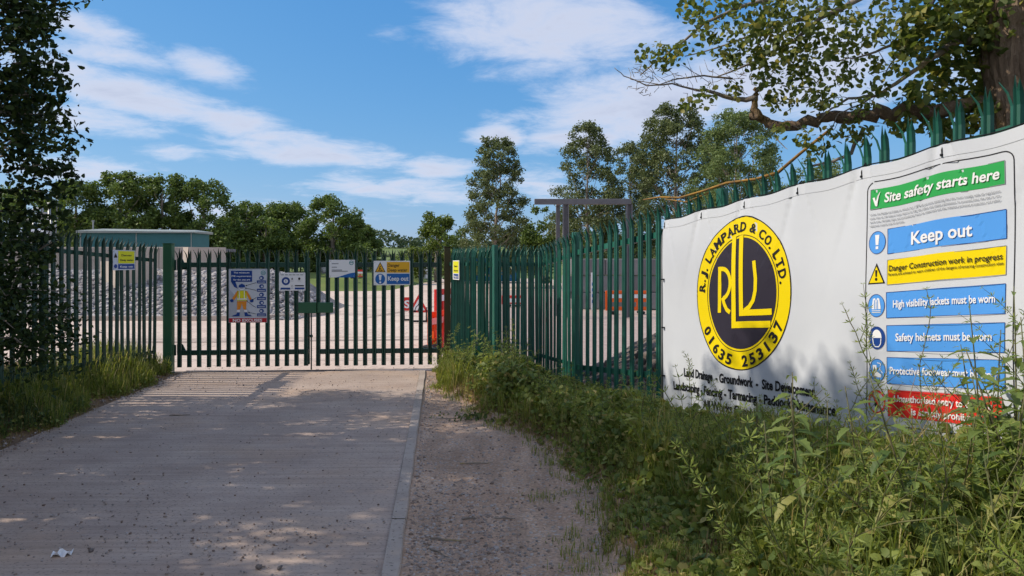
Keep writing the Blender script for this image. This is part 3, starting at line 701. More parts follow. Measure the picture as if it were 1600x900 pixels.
    pr.add('pictogram', P_BLK, 2, S_poly([(2.374, -1.500), (2.380, -1.488), (2.386, -1.500), (2.390, -1.480), (2.397, -1.500), (2.402, -1.482), (2.408, -1.502), (2.416, -1.495), (2.414, -1.540), (2.396, -1.556), (2.380, -1.545)]))
    pr.add('pictogram', P_RED, 3, S_ring(2.396, -1.518, .066, .075, .011, 44), S_stroke([(2.354, -1.468), (2.438, -1.568)], .012))
frame_lines(); pr.done()
# grey tube standing at the banner's left edge, bent over at the top
m = MB(); e = fpt(S0 - .035) + FN * .045
m.tube([(e.x, e.y, .05), (e.x, e.y, 1.2), (e.x, e.y, 1.80), (e.x + FD.x * .012, e.y + FD.y * .012, 1.90), (e.x + FD.x * .05, e.y + FD.y * .05, 1.975), (e.x + FD.x * .11, e.y + FD.y * .11, 2.01)], .019, 10)
tag(m.build('edge_tube', M['galv'], smooth=True), 'grey steel tube bent over at the left edge of the white banner', 'tube')

# ------------------------------------------------------------------ signs on gate and fences
def board(name, label, p, ang, w, h, z0, mat, thick=.004, off=.022, group=None):
    """a flat board; local x along it, front to -y; origin at its lower left corner"""
    c = Vector((p.x, p.y, 0)) + Vector((math.sin(ang), -math.cos(ang), 0)) * off
    r = empty(name, (c.x, c.y, z0), ang); tag(r, label, 'sign', group)
    b = MB(); b.box(0, 0, 0, w, thick, h, bev=.001); b.build('panel', mat, r)
    for x in (.02, w - .02):
        for z in (.02, h - .02): MB().tube([(x, -.003, z), (x, .001, z)], .006, 8).build('fixing', M['galv'], r)
    return r, Print(r, lambda x, y, l: (x, -.0006 - l, y))
def gate_board(name, label, u0, v0, u1, v1, mat):
    t0, t1 = gate_t(u0), gate_t(u1); zb, zt = gate_z((u0 + u1) / 2, v1), gate_z((u0 + u1) / 2, v0)
    p = GP_L + gd * t0
    r, P = board(name, label, p, gang, t1 - t0, zt - zb, zb, mat)
    return r, P, t1 - t0, zt - zb
# tall poster: worker in hi-vis clothing with five call-outs
r, P, w, h = gate_board('safety_poster', 'tall pale poster of a worker in orange and yellow clothing, on the gate', 358, 420, 418, 504, P_GRY)
P.add('border', P_MID, 1, S_stroke([(.006, .006), (w - .006, .006), (w - .006, h - .006), (.006, h - .006)], .006, True))
P.add('shadow_shape', P_MID, 1, S_poly([(.01, .09), (.01, h * .62), (w * .45, h * .30), (w * .62, .09)]))
P.add('speech_bubble', P_NAV, 2, S_rect(w * .06, h * .76, w * .61, h * .965), S_poly([(w * .06, h * .77), (w * .17, h * .77), (w * .24, h * .63), (w * .14, h * .67)]))
for i, s in enumerate(('The minimum', 'PPE requirements', 'for the site are')): P.add('lettering', P_WHT, 3, S_text(s, w * (.13, .075, .12)[i], w * (.54, .59, .56)[i], h * (.915 - .065 * i), h * .030, .02))
P.add('red_strip', P_MRED, 2, S_rect(w * .01, h * .008, w * .99, h * .085)); P.add('lettering', P_WHT, 3, S_text('NO EXCUSES', w * .11, w * .87, h * .020, h * .052, .03))
bx = lambda fx, fz: (w * fx, h * fz)
P.add('worker_clothing', P_ORG, 3, S_poly([bx(.22, .59), bx(.30, .585), bx(.15, .42), bx(.09, .45)]), S_poly([bx(.42, .585), bx(.48, .59), bx(.60, .44), bx(.54, .42)]), S_poly([bx(.22, .40), bx(.47, .40), bx(.45, .24), bx(.385, .25), bx(.345, .36), bx(.305, .25), bx(.22, .24)]))
P.add('waistcoat', P_LIME, 3, S_poly([bx(.23, .595), bx(.46, .595), bx(.47, .41), bx(.22, .41)])); P.add('waistcoat_band', P_WHT, 4, S_rect(*bx(.22, .43), *bx(.47, .45)), S_rect(*bx(.27, .45), *bx(.29, .59)), S_rect(*bx(.40, .45), *bx(.42, .59)))
P.add('worker_head', P_WHT, 3, S_ell(*bx(.345, .645), w * .065, h * .045, 20)); P.add('worker_helmet', P_NAV, 4, S_poly([bx(.26, .655), bx(.27, .70), bx(.345, .725), bx(.42, .70), bx(.43, .655)]), S_rect(*bx(.30, .637), *bx(.39, .648)))
P.add('worker_boots', P_NAV, 3, S_poly([bx(.22, .19), bx(.29, .19), bx(.285, .12), bx(.08, .12), bx(.12, .14), bx(.20, .155)]), S_poly([bx(.41, .19), bx(.48, .19), bx(.50, .155), bx(.58, .14), bx(.60, .12), bx(.42, .12)]),
      S_ell(*bx(.085, .41), w * .05, h * .028, 12), S_ell(*bx(.60, .405), w * .05, h * .028, 12))
P.add('trouser_band', P_WHT, 4, S_rect(*bx(.215, .20), *bx(.295, .24)), S_rect(*bx(.405, .20), *bx(.485, .24)))
for i in range(5):
    z = .845 - .145 * i
    if i: z = (.845, .69, .535, .385, .232)[i]
    P.add('callout', P_NAV, 2, S_rect(*bx(.735, z - .115), *bx(.97, z - .06)), S_ell(*bx(.855, z - .015), w * .062, h * .038, 18)); P.add('callout_mark', P_GRY, 3, S_rect(*bx(.76, z - .097), *bx(.945, z - .085)), S_ell(*bx(.855 + (.012 if i % 2 else -.01), z - .018), w * .030, h * .019, 12))
for a, b in (((.72, .745), (.46, .69)), ((.72, .60), (.45, .64)), ((.72, .465), (.63, .43)), ((.70, .28), (.47, .405)), ((.71, .16), (.53, .19))):
    P.add('arrow', P_BLK, 2, S_stroke([bx(*a), bx(*b)], .006)); P.add('arrow', P_BLK, 2, S_ell(*bx(*b), .012, .010, 8))
P.add('crest', P_TEAL, 2, S_ring(*bx(.90, .925), w * .065, h * .040, .008, 24), S_rect(*bx(.86, .915), *bx(.94, .93)))
P.done()
# small white notice with a dark ring
r, P, w, h = gate_board('site_notice', 'small white notice with a dark blue ring, beside the safety poster', 436.5, 426, 477.5, 454, P_WHT); bx = lambda fx, fz: (w * fx, h * fz)
P.add('ring', P_NAV, 1, S_ring(*bx(.26, .53), .062, .062, .030, 32), S_rect(*bx(.25, .45), *bx(.27, .60)))
P.add('lettering', P_TXT, 1, *[S_rect(w * (.08 + .145 * i), h * .86, w * (.19 + .145 * i), h * .90) for i in range(6)]); P.add('band', P_NAV, 1, S_rect(*bx(.06, .06), *bx(.43, .165)), S_rect(*bx(.60, .07), *bx(.97, .17)))
P.add('lettering', P_BLK, 1, S_rect(*bx(.60, .24), *bx(.95, .305)), S_poly([bx(.46, .62), bx(.54, .62), bx(.50, .73)]), S_ell(*bx(.77, .66), .017, .020, 14)); P.add('lettering', P_TXT, 1, S_ring(*bx(.50, .25), .016, .018, .005, 16), S_rect(*bx(.46, .12), *bx(.55, .14)), S_rect(*bx(.70, .53), *bx(.84, .545)), S_rect(*bx(.45, .53), *bx(.55, .545)))
P.done()
# white plate with a blue wave in the corner
r, P, w, h = gate_board('site_plate', 'white name plate with a blue wave in its corner, right of the gate lock', 514.7, 406, 555, 433.5, P_WHT); bx = lambda fx, fz: (w * fx, h * fz)
P.add('wave', P_SIGB, 1, S_poly([bx(.28, .0), bx(.42, .06), bx(.60, .15), bx(.80, .235), bx(1.0, .28), bx(1.0, .0)])); P.add('crest', P_TEAL, 1, S_ring(*bx(.86, .83), .034, .034, .009, 24), S_rect(*bx(.80, .82), *bx(.92, .86)))
for x1, z in ((.36, .76), (.30, .56), (.72, .33), (.50, .40)): P.add('lettering', P_TXT, 1, S_rect(w * .10, h * z, w * x1, h * z + .012))
P.done()
def danger(P, w, h, tall=False):
    bx = lambda fx, fz: (w * fx, h * fz)
    if not tall:
        P.add('amber_panel', P_AMB, 1, S_rect(*bx(.36, .51), *bx(.985, .955))); P.add('blue_panel', P_SIGB, 1, S_rect(*bx(.36, .045), *bx(.985, .47)))
        for s, x1, z in (('Danger', .71, .755), ('Deep water', .925, .56)): P.add('lettering', P_BLK, 2, S_text(s, w * .385, w * x1, h * z, h * .135, .012))
        P.add('lettering', P_WHT, 2, S_text('Keep out', w * .39, w * .955, h * .185, h * .19, .022))
        P.add('pictogram', P_BLK, 1, S_poly([bx(.035, .535), bx(.325, .535), bx(.18, .955)])); P.add('pictogram', P_AMB, 2, S_poly([bx(.065, .56), bx(.295, .56), bx(.18, .90)]))
        P.add('pictogram', P_BLK, 3, S_stroke([bx(.12, .60), bx(.16, .60), bx(.16, .72), bx(.20, .68), bx(.20, .58), bx(.25, .62)], .010), S_ell(*bx(.18, .77), .010, .010, 10))
        P.add('pictogram', P_SIGB, 1, S_ell(*bx(.18, .255), w * .135, h * .215, 32)); P.add('pictogram', P_WHT, 2, S_poly([bx(.14, .43), bx(.22, .43), bx(.20, .20), bx(.16, .20)]), S_ell(*bx(.18, .115), .016, .016, 14))
    else:
        P.add('amber_panel', P_LIME, 1, S_rect(*bx(.22, .34), *bx(.96, .96))); P.add('blue_panel', P_NAV, 1, S_rect(*bx(.22, .06), *bx(.96, .30)))
        P.add('lettering', P_BLK, 2, S_text('Danger', w * .36, w * .84, h * .70, h * .10, .02), S_text('Deep water', w * .30, w * .90, h * .46, h * .10, .02)); P.add('lettering', P_WHT, 2, S_text('Keep out', w * .30, w * .88, h * .13, h * .10, .02))
        P.add('pictogram', P_BLK, 1, S_poly([bx(.03, .62), bx(.19, .62), bx(.11, .86)])); P.add('pictogram', P_NAV, 1, S_ell(*bx(.11, .20), w * .07, h * .10, 18))
    P.done()
r, P, w, h = gate_board('danger_sign', 'amber and blue danger deep water sign on the right gate leaf', 584, 407.5, 641, 445.5, P_WHT); danger(P, w, h)
# the one on the left fence, faded
def fence_board(name, label, a, b, u0, v0, u1, v1, mat, flip=False):
    d = (b - a).normalized()
    def t(u): k = (u - 800) / F; return (k * a.y - a.x) / (d.x - k * d.y)
    t0, t1 = t(u0), t(u1); p0, p1 = a + d * t0, a + d * t1; yc = (p0.y + p1.y) / 2
    zb, zt = EYE - (v1 - HV) / F * yc, EYE - (v0 - HV) / F * yc
    dd = (p1 - p0).normalized(); ang = math.atan2(dd.y, dd.x)
    r, P = board(name, label, p0, ang, (p1 - p0).length, zt - zb, zb, mat, off=.045); return r, P, (p1 - p0).length, zt - zb
r, P, w, h = fence_board('danger_sign', 'faded yellow and blue danger sign on the dark fence left of the gate', LP[1], LP[0], 171, 391, 206, 422, P_GRY); danger(P, w, h, True)
r, P, w, h = fence_board('danger_sign', 'narrow looking yellow danger sign on the green fence return right of the gate', GP_R + Vector((.06, -.09)), Q_PT, 712, 407, 722, 437, P_WHT)
bx = lambda fx, fz: (w * fx, h * fz)
P.add('amber_panel', P_LIME, 1, S_rect(*bx(.08, .34), *bx(.94, .96))); P.add('lettering', P_BLK, 2, S_text('Danger', w * .28, w * .78, h * .66, h * .10, .02), S_text('Deep water', w * .2, w * .85, h * .44, h * .09, .02)); P.add('blue_panel', P_NAV, 1, S_rect(*bx(.15, .06), *bx(.90, .30))); P.add('lettering', P_WHT, 2, S_text('Keep out', w * .25, w * .82, h * .12, h * .12, .02)); P.done()
# ------------------------------------------------------------------ things in the yard behind the gate
# gravel bank on the left, with a concrete edging at its foot
def bank_h(x, y):
    k = sstep((-6.2 - x) / 2.6) ; t = sstep((y - 21.3) / 5.2)
    return -.03 + 1.32 * k * t + hash2(x * .8, y * .8) * .06 * k * t
tag(grid('gravel_bank', lambda y: -24, lambda y: -6.1, 21.2, 28.5, 50, 22, bank_h, M['bankgravel']), kind='structure')
m = MB()
ed = [(-24, 21.0)] + [(-20 + i, 21.05) for i in range(12)] + [(-7.6, 21.2), (-6.6, 21.9), (-6.1, 23), (-6.0, 25)]
for (x0, y0), (x1, y1) in zip(ed, ed[1:]):
    d = Vector((x1 - x0, y1 - y0, 0)).normalized(); n = Vector((-d.y, d.x, 0)) * .07; a, b, up = Vector((x0, y0, -.02)), Vector((x1, y1, -.02)), Vector((0, 0, .14))
    m.add([a - n, b - n, b + n, a + n, a - n + up, b - n + up, b + n + up, a + n + up], [(4, 5, 6, 7), (0, 1, 5, 4), (2, 3, 7, 6), (1, 2, 6, 5), (0, 4, 7, 3)])
tag(m.build('bank_edging', M['concrete']), kind='structure')
def rock_base(sub=1):
    bm = bmesh.new(); bmesh.ops.create_icosphere(bm, subdivisions=sub, radius=1); v = np.array([p.co[:] for p in bm.verts]); f = np.array([[q.index for q in p.verts] for p in bm.faces]); bm.free(); return v, f
RV, RF = rock_base(1)
def rocks(name, pts, sizes, mat, rng, flat=.7):
    n = len(pts); k = len(RV)
    sc = np.asarray(sizes)[:, None] * rng.uniform(.65, 1.3, (n, 3)) * np.array([1, 1, flat])
    an = rng.uniform(0, 6.283, n); jit = rng.uniform(.72, 1.18, (n, k, 1))
    v = RV[None] * jit * sc[:, None, :]
    c, s = np.cos(an)[:, None], np.sin(an)[:, None]
    x = v[..., 0] * c - v[..., 1] * s; y = v[..., 0] * s + v[..., 1] * c
    v = np.stack([x, y, v[..., 2]], -1) + np.asarray(pts)[:, None, :]
    f = RF[None] + (np.arange(n) * k)[:, None, None]
    return link(name, np_mesh(name, v.reshape(-1, 3), f.reshape(-1, 3), mat))
def island_material(name, cols, rough=.9):
    m = bpy.data.materials.new(name); m.use_nodes = True; N, L = m.node_tree.nodes, m.node_tree.links
    g = N.new('ShaderNodeNewGeometry'); r = N.new('ShaderNodeValToRGB'); r.color_ramp.interpolation = 'LINEAR'
    e = r.color_ramp.elements
    while len(e) < len(cols): e.new(.5)
    for i, c in enumerate(cols): e[i].position = i / (len(cols) - 1); e[i].color = (*c, 1)
    L.new(g.outputs['Random Per Island'], r.inputs[0]); L.new(r.outputs[0], N['Principled BSDF'].inputs['Base Color']); N['Principled BSDF'].inputs['Roughness'].default_value = rough
    return m
M['stones'] = island_material('mixed stone', [(.13, .125, .13), (.27, .26, .26), (.40, .38, .37), (.22, .20, .20), (.50, .47, .45)])
M['rubble'] = island_material('mixed rubble', [(.055, .042, .038), (.10, .08, .07), (.20, .165, .145), (.08, .06, .05)])
M['pebbles'] = island_material('track pebbles', [(.14, .10, .08), (.24, .18, .145), (.34, .28, .24), (.22, .20, .19), (.46, .42, .40), (.18, .13, .10)])
N_ = 7500; xs = NR.uniform(-20, -6.3, N_); ys_ = NR.uniform(21.3, 27, N_)
pts = np.array([(x, y, bank_h(x, y) + .02) for x, y in zip(xs, ys_)])
tag(rocks('bank_stones', pts, NR.uniform(.04, .12, N_), M['stones'], NR), 'grey broken stone covering the bank behind the left fence', 'stones', kind='stuff')
# retaining walls and blocks standing on the bank
def quad_block(name, A, B, C, z0, z1, mat, label, cat):
    """upright block with plan corners A (left), B (near), C (right)"""
    D = A + C - B; m = MB(); P4 = [A, B, C, D]
    m.add([(p.x, p.y, z0) for p in P4] + [(p.x, p.y, z1) for p in P4], [(4, 5, 6, 7), (0, 1, 5, 4), (1, 2, 6, 5), (2, 3, 7, 6), (3, 0, 4, 7)])
    r = empty(name, (B.x, B.y, z0)); tag(r, label, cat)
    o = m.build('wall', mat, r); o.location = (-B.x, -B.y, -z0)
    return r
def pv(u, y): return Vector((ux(u, y), y))
quad_block('concrete_block', pv(157, 25.2), pv(182, 24.2), pv(240, 24.9), .3, EYE + (HV - 408) / F * 24.3, M['concrete'], 'pale concrete block with a sunlit left side, on the gravel bank', 'concrete block')
quad_block('concrete_chamber', pv(286, 26.6), pv(294, 26.0), pv(353, 26.6), .4, EYE + (HV - 386) / F * 26, M['concrete'], 'square concrete chamber right of the teal cabin', 'chamber')
r = empty('retaining_wall', (-15, 28, 0)); tag(r, 'long grey concrete retaining wall behind the gravel bank', 'wall')
x0, x1 = ux(-60, 27.6), ux(292, 27.6); n = 8
for i in range(n):
    a = x0 + (x1 - x0) * i / n + .01; b = x0 + (x1 - x0) * (i + 1) / n - .01
    MB().box(a + 15, -.4 + (.006 if i % 2 else 0), .5, b + 15, -.2, EYE + (HV - 386) / F * 27.6, bev=.012).build('panel', M['concrete'], r)
MB().box(ux(300, 27.8) + 15, -.3, 2.05, ux(356, 27.8) + 15, .6, 2.16).build('capping', M['greysteel'], r)
# teal cabin
Yc = 31.0; zc = lambda v, y=Yc: EYE + (HV - v) / F * y
r = empty('site_cabin', (ux(220, Yc), Yc, .6)); tag(r, 'long teal cabin with a pale flat roof behind the concrete walls', 'cabin')
hx0, hx1 = ux(124, Yc) - r.location.x, ux(301, Yc) - r.location.x
MB().box(hx0, 0, 0, hx1, 1.7, zc(364) - .6, bev=.01).build('wall', M['cabin'], r)
m = MB(); zr = zc(364) - .6
m.add([(hx0 - .08, -.12, zr), (hx1 + .12, -.12, zr), (hx1 + .12, 1.82, zr), (hx0 - .08, 1.82, zr), (hx0 - .08, -.12, zr + .10), (hx1 + .12, -.12, zr + .05), (hx1 + .12, 1.82, zr + .10), (hx0 + .5, .9, zr + .22), (hx1 - .2, .9, zr + .16), (hx0 - .08, 1.82, zr + .10)],
      [(0, 1, 5, 4), (1, 2, 6, 5), (3, 0, 4, 9), (2, 3, 9, 6), (4, 5, 8, 7), (5, 6, 8), (6, 9, 7, 8), (9, 4, 7), (0, 3, 2, 1)])
m.build('roof', M['cabinroof'], r)
for u in (126, 213, 299): MB().box(ux(u, Yc) - r.location.x - .02, -.018, .0, ux(u, Yc) - r.location.x + .02, .004, zr - .005).build('batten', M['cabinroof'], r)
for u in (150, 185, 250, 285): MB().box(ux(u, Yc) - r.location.x - .30, -.012, .55, ux(u, Yc) - r.location.x + .30, .003, 1.15).build('window', M['glass'], r)
m = MB(); q = ux(135, Yc) - r.location.x; m.tube([(q, .5, zr), (q, .5, zr + .50)], .03, 8); m.tube([(q, .5, zr + .50), (q, .5, zr + .56)], .05, 8); m.build('flue', M['galv'], r)
# galvanised pipework left of the cabin
Yp = 26.5; r = empty('pipework', (ux(75, Yp), Yp, .8)); tag(r, 'grey galvanised pipework and railings left of the teal cabin', 'pipework')
O = r.location.copy()
def pp(u, v, dy=0): return at(u, v, Yp) - O + Vector((0, dy, 0))
for pl, rd in (([(74, 318), (90, 318)], .035), ([(77, 322), (77, 400)], .05), ([(66, 333), (74, 333), (75, 341), (75, 400)], .05), ([(50, 330), (56, 326), (66, 326), (66, 345)], .05), ([(80, 337), (80, 395)], .04), ([(74, 341), (92, 341)], .03), ([(80, 354), (90, 354)], .03),
               ([(87, 341), (87, 380)], .03), ([(40, 343), (60, 341)], .03), ([(48, 352), (48, 372), (58, 372)], .05), ([(53, 348), (53, 360)], .06), ([(46, 379), (54, 380), (55, 392)], .05), ([(62, 350), (72, 350)], .04), ([(89, 302), (89, 340)], .012), ([(20, 345), (45, 350)], .04), ([(62, 362), (62, 400)], .04), ([(30, 375), (95, 375)], .03)):
    MB().tube([pp(*p) for p in pl], rd, 7).build('pipe', M['galv'], r, smooth=True)
for u, v, s in ((52, 362, .28), (66, 366, .24)):
    MB().tube([pp(u, v + 8), pp(u, v - 3), pp(u, v - 6)], [s, s, s * .6], 12).build('vessel', M['white'], r, smooth=True)

# steel goal-post frame on the right
Yg = 22.0; r = empty('steel_frame', (ux(910, Yg), Yg, 0)); tag(r, 'grey steel goalpost frame above the green fence, in front of the poplars', 'steel frame')
ox = r.location.x; zg = EYE + (HV - 311) / F * Yg
def hbeam(m, a, b, s=.09):
    m.tube([a, b], s, 4)
MB().box(ux(835, Yg) - ox, -.10, zg - .16, ux(986, Yg) - ox, .10, zg, bev=.008).build('beam', M['greysteel'], r)
for u, dy in ((884, 0), (983, 0)):
    x = ux(u, Yg) - ox
    m = MB(); m.box(x - .09, -.09, 0, x - .055, .09, zg - .165); m.box(x + .055, -.09, 0, x + .09, .09, zg - .165); m.box(x - .055, -.012, 0, x + .055, .012, zg - .165); m.build('post', M['greysteel'], r)
x = ux(874, Yg) - ox; MB().box(x - .06, .6, 0, x + .06, .75, zg - .165).build('post', M['greysteel'], r); MB().box(x - .06, .10, zg - .16, x + .06, .8, zg - .01).build('beam', M['greysteel'], r)
# concrete block wall, laid in courses
Yw = 26.0; r = empty('block_wall', (ux(893, Yw), Yw, 0)); tag(r, 'stacked grey concrete block wall beyond the fence, behind the orange barrier', 'wall')
bm_ = MB(); bm_.box(0, 0, 0, 1.18, .6, .58, bev=.02); bme = bm_.mesh('block', M['concrete_dk'])
for row in range(3):
    for c in range(3 if row < 2 else 3):
        link('block', bme, r, ((-.3 if row % 2 else 0) + c * 1.2, RND.uniform(-.03, .03), row * .6 + .0), (0, 0, RND.uniform(-.01, .01)))
MB().box(.62, -.66, 0, .80, -.62, 1.30).build('marker_board', M['white'], r); m = MB()
for k in range(4): m.box(.65, -.668, .25 + k * .2, .77, -.661, .36 + k * .2)
m.build('marker_print', P_SIGB, r)
# plastic work barriers
def barrier(name, label, loc, rz, w, h, col, group='plastic work barriers', lean=0.0):
    r = empty(name, loc, rz); r.rotation_euler = (lean, 0, rz); tag(r, label, 'barrier', group)
    m = MB(); t = .045
    m.box(0, -t / 2, .10, w, t / 2, .22 * h + .06, bev=.008)
    m.box(0, -t / 2, h - .10, w, t / 2, h, bev=.008)
    n = 4
    for i in range(n + 1):
        x = (w - .07) * i / n; m.box(x, -t / 2 + .003, .2 * h, x + .07, t / 2 - .003, h - .095)
    m.build('frame', col, r)
    m = MB(); m.box(.05, -.008, .5 * h, w - .05, .008, h - .11); m.build('infill', col, r)
    s = MB(); s.box(.08, -.0285, h - .24, w - .08, -.0245, h - .12); s.build('reflective_strip', P_WHT, r)
    for x in (.15, w - .35): MB().box(x, -.20, 0, x + .20, .20, .08, bev=.02).build('foot', M['black'], r)
    return r
b_ = at(946, 490, 23.7); barrier('work_barrier', 'orange plastic barrier in front of the grey block wall', (b_.x, 23.7, 0), .03, 1.40, .74, M['orange'])
b_ = at(784, 478, 27.5); barrier('work_barrier', 'red plastic barrier seen through the fence below the blue container', (b_.x, 27.5, 0), -.05, .85, .42, M['red'])
b_ = at(560, 432, 50); barrier('work_barrier', 'small red barrier on the far side of the yard, by the grass', (b_.x, 47, mound_z(-9.5, 47) - .05 + .35), 0, 1.0, .55, M['red'])
barrier('work_barrier', 'orange plastic barrier stood on end beside the right gate leaf', (-1.56, 13.7, 0), 1.25, .9, .72, M['orange'])
barrier('work_barrier', 'red plastic barrier stacked behind the orange one by the right gate post', (-1.52, 14.5, 0), 1.1, 1.1, 1.12, M['red'])
barrier('work_barrier', 'red and white barrier leaning at the right gate post', (-1.30, 13.4, 0), 1.5, 1.0, .98, M['red'], lean=.12)
# road works signs on folding frames
def disc_sign(name, label, c, w, tri):
    r = empty(name, c, .08); tag(r, label, 'road sign', 'road works signs behind the gate')
    if tri:
        MB().prism([(-w / 2, .26), (w / 2, .26), (0, .26 + w * .9)], 0, .012).build('plate', M['red'], r)
        P = Print(r, lambda x, y, l: (x, -.003 - l, y)); k = .62
        cx, cz = 0, .26 + w * .30
        P.add('plate_face', P_WHT, 1, S_poly([(-w / 2 * k, cz - w * .30 * k), (w / 2 * k, cz - w * .30 * k), (0, cz + w * .60 * k)]))
        P.add('pictogram', P_BLK, 2, S_ell(.02, cz + w * .17, .022, .026, 12), S_stroke([(.0, cz + .08), (.03, cz), (-.02, cz - .14)], .035), S_stroke([(.03, cz), (.06, cz - .14)], .03), S_stroke([(.01, cz + .06), (-.07, cz - .02), (-.10, cz - .10)], .022), S_poly([(-.15, cz - .155), (-.05, cz - .155), (-.10, cz - .08)]))
        P.done()
    else:
        MB().box(-w / 2, 0, .28, w / 2, .012, .66).build('plate', M['red'], r)
        P = Print(r, lambda x, y, l: (x, -.003 - l, y)); P.add('lettering', P_WHT, 1, S_text('S', -w * .32, w * .32, .36, .22, .03)); P.done()
    for x in (-w * .38, w * .38): MB().tube([(x, .02, .40), (x, -.06, .0)], .018, 6).build('leg', M['black'], r)
    for x in (-w * .38, w * .38): MB().tube([(x, .03, .40), (x, .30, .0)], .018, 6).build('leg', M['black'], r)
    MB().box(-w * .45, -.10, .0, w * .45, -.04, .05).build('foot_bar', M['black'], r)
    return r
disc_sign('road_sign', 'red and white triangular road works sign seen through the gate', (ux(654, 20.4), 20.4, 0), .56, True)
disc_sign('road_sign', 'red plate with a white letter beside the triangular sign', (ux(636, 20.9), 20.9, 0), .24, False)
# blue container with ribbed sides
Yb = 60.0; r = empty('shipping_container', (ux(724, Yb), Yb, 0)); tag(r, 'blue steel container beyond the fence right of the gate', 'container')
Lc, Hc = ux(812, Yb) - ux(724, Yb), EYE + (HV - 403) / F * Yb
MB().box(0, 0, .1, Lc, 2.4, Hc).build('wall', M['blue_cont'], r)
for i in range(19): MB().box(.12 + i * (Lc - .3) / 19, -.04, .2, .12 + i * (Lc - .3) / 19 + .12, .0, Hc - .15).build('rib', M['blue_cont'], r)
MB().box(-.03, -.06, Hc - .15, Lc + .03, .0, Hc + .01).build('top_rail', M['blue_cont'], r); MB().box(3.75, -.052, .75, 3.98, -.043, 1.2).build('marking', P_WHT, r)
# white tank in a cage and white boxes across the yard
def cage_tank(label, u0, u1, v0, v1, y, z0):
    w = (u1 - u0) / F * y; h = (v1 - v0) / F * y
    r = empty('caged_tank', (ux(u0, y), y, z0)); tag(r, label, 'tank'); MB().box(.03, .03, .12, w - .03, w, h - .03, bev=.06).build('tank', M['white'], r)
    MB().box(0, 0, 0, w, w, .10).build('pallet', M['greysteel'], r)
    for i in range(5):
        MB().box(w * i / 4 - .012, -.012, .1, w * i / 4 + .012, .012, h).build('cage_bar', M['galv'], r); z = .12 + (h - .14) * i / 4; MB().box(0, -.026, z - .012, w, -.013, z + .012).build('cage_bar', M['galv'], r)
cage_tank('white caged water tank on the far side of the yard, seen through the gate', 645, 666, 415, 438, 67, 0)
cage_tank('white caged tank on the grass, left of the name plate', 502.5, 512.5, 415, 428, 52, mound_z(-14, 52))
def van(label, u0, y, z0, L, col):
    r = empty('parked_van', (ux(u0, y), y, z0)); tag(r, label, 'van', 'white vans parked beyond the grass')
    MB().prism([(0, .35), (L, .35), (L, 1.9), (L * .30, 1.95), (L * .16, 1.2), (0, 1.05)], 0, 1.8).build('body', col, r)
    MB().prism([(L * .19, 1.22), (L * .40, 1.22), (L * .40, 1.75), (L * .29, 1.75)], -.01, -.002).build('side_window', M['glass'], r)
    MB().box(L * .46, -.012, 1.25, L * .9, -.003, 1.7).build('side_window', M['glass'], r)
    for x in (L * .18, L * .8):
        w_ = MB().tube([(x, -.02, .34), (x, .2, .34)], .33, 14).build('wheel', M['tyre'], r); MB().tube([(x, -.03, .34), (x, -.021, .34)], .18, 12).build('rim', M['galv'], w_)
van('white van behind the grass, left of the name plate on the gate', 501, 64, .15, 2.6, M['white']); van('white van behind the grass, right of the other van', 531, 66, .15, 2.9, M['white'])
# dark heap of rubble just behind the fence
def heap_z(x, y): 
    k = sstep((x - .75) / 1.6) * sstep((y - 8.2) / .5) * sstep((11.4 - y) / 1.2)
    return .95 * k
N_ = 2600; xs = NR.uniform(.8, 3.6, N_); ys_ = NR.uniform(8.0, 11.2, N_)
pts = np.array([(x, y, right_z(x, min(y, 11.2)) + heap_z(x, y) * .75 - .02) for x, y in zip(xs, ys_) if x > fence_x(y) + .16])
tag(rocks('rubble_heap', pts, NR.uniform(.03, .13, len(pts)), M['rubble'], NR), 'dark heap of earth and rubble just behind the fence left of the banner', 'rubble', kind='stuff')
tag(grid('rubble_mound', lambda y: fence_x(y) + .12, lambda y: fence_x(y) + 4.0, 7.9, 11.25, 30, 30, lambda x, y: right_z(x, min(y, 11.2)) + heap_z(x, y) * .75 - .03, M['soil']), kind='structure')

# ------------------------------------------------------------------ loose stones, litter, twigs on the lane and path
def scatter_road(n):
    out = []; sz = []
    while len(out) < n:
        y = 2.6 + 9 * RND.random() ** 1.4; x = RND.uniform(road_l(y) + .03, kerb_x(y) - .07)
        d = hash2(x * .9 + 3, y * .9) * .5 + .5
        e = math.exp(-((x + 1.75) / .6) ** 2 - ((y - 4.45) / .28) ** 2) * 2.6 + math.exp(-(x - road_l(y)) / .18) + math.exp(-((x + 3.1) / .8) ** 2 - ((y - 4.4) / .4) ** 2) * .5
        if RND.random() < .10 + .18 * d + e * .55: out.append((x, y, .004)); sz.append(.0025 + .0085 * RND.random() ** 3.2)
    return out, sz
p_, s_ = scatter_road(4600)
tag(rocks('road_grit', p_, s_, M['pebbles'], NR), 'loose grit and small stones strewn over the concrete lane', 'grit', kind='stuff')
out = []; sz = []
while len(out) < 12000:
    y = 2.6 + 8.2 * RND.random() ** 1.5; x = RND.uniform(kerb_x(y) + .07, veg_x(y) + .25)
    e = math.exp(-((x - kerb_x(y) - .35) / .35) ** 2 - ((y - 4.5) / 1.0) ** 2) * 1.2 + math.exp(-(x - kerb_x(y) - .06) / .06) * .6
    if RND.random() < .16 + e: out.append((x, y, right_z(x, y) + .001)); sz.append(.002 + .014 * RND.random() ** 3.6)
tag(rocks('path_gravel', out, sz, M['pebbles'], NR), 'loose gravel lying on the dirt path beside the kerb', 'gravel', kind='stuff')
out = []; sz = []
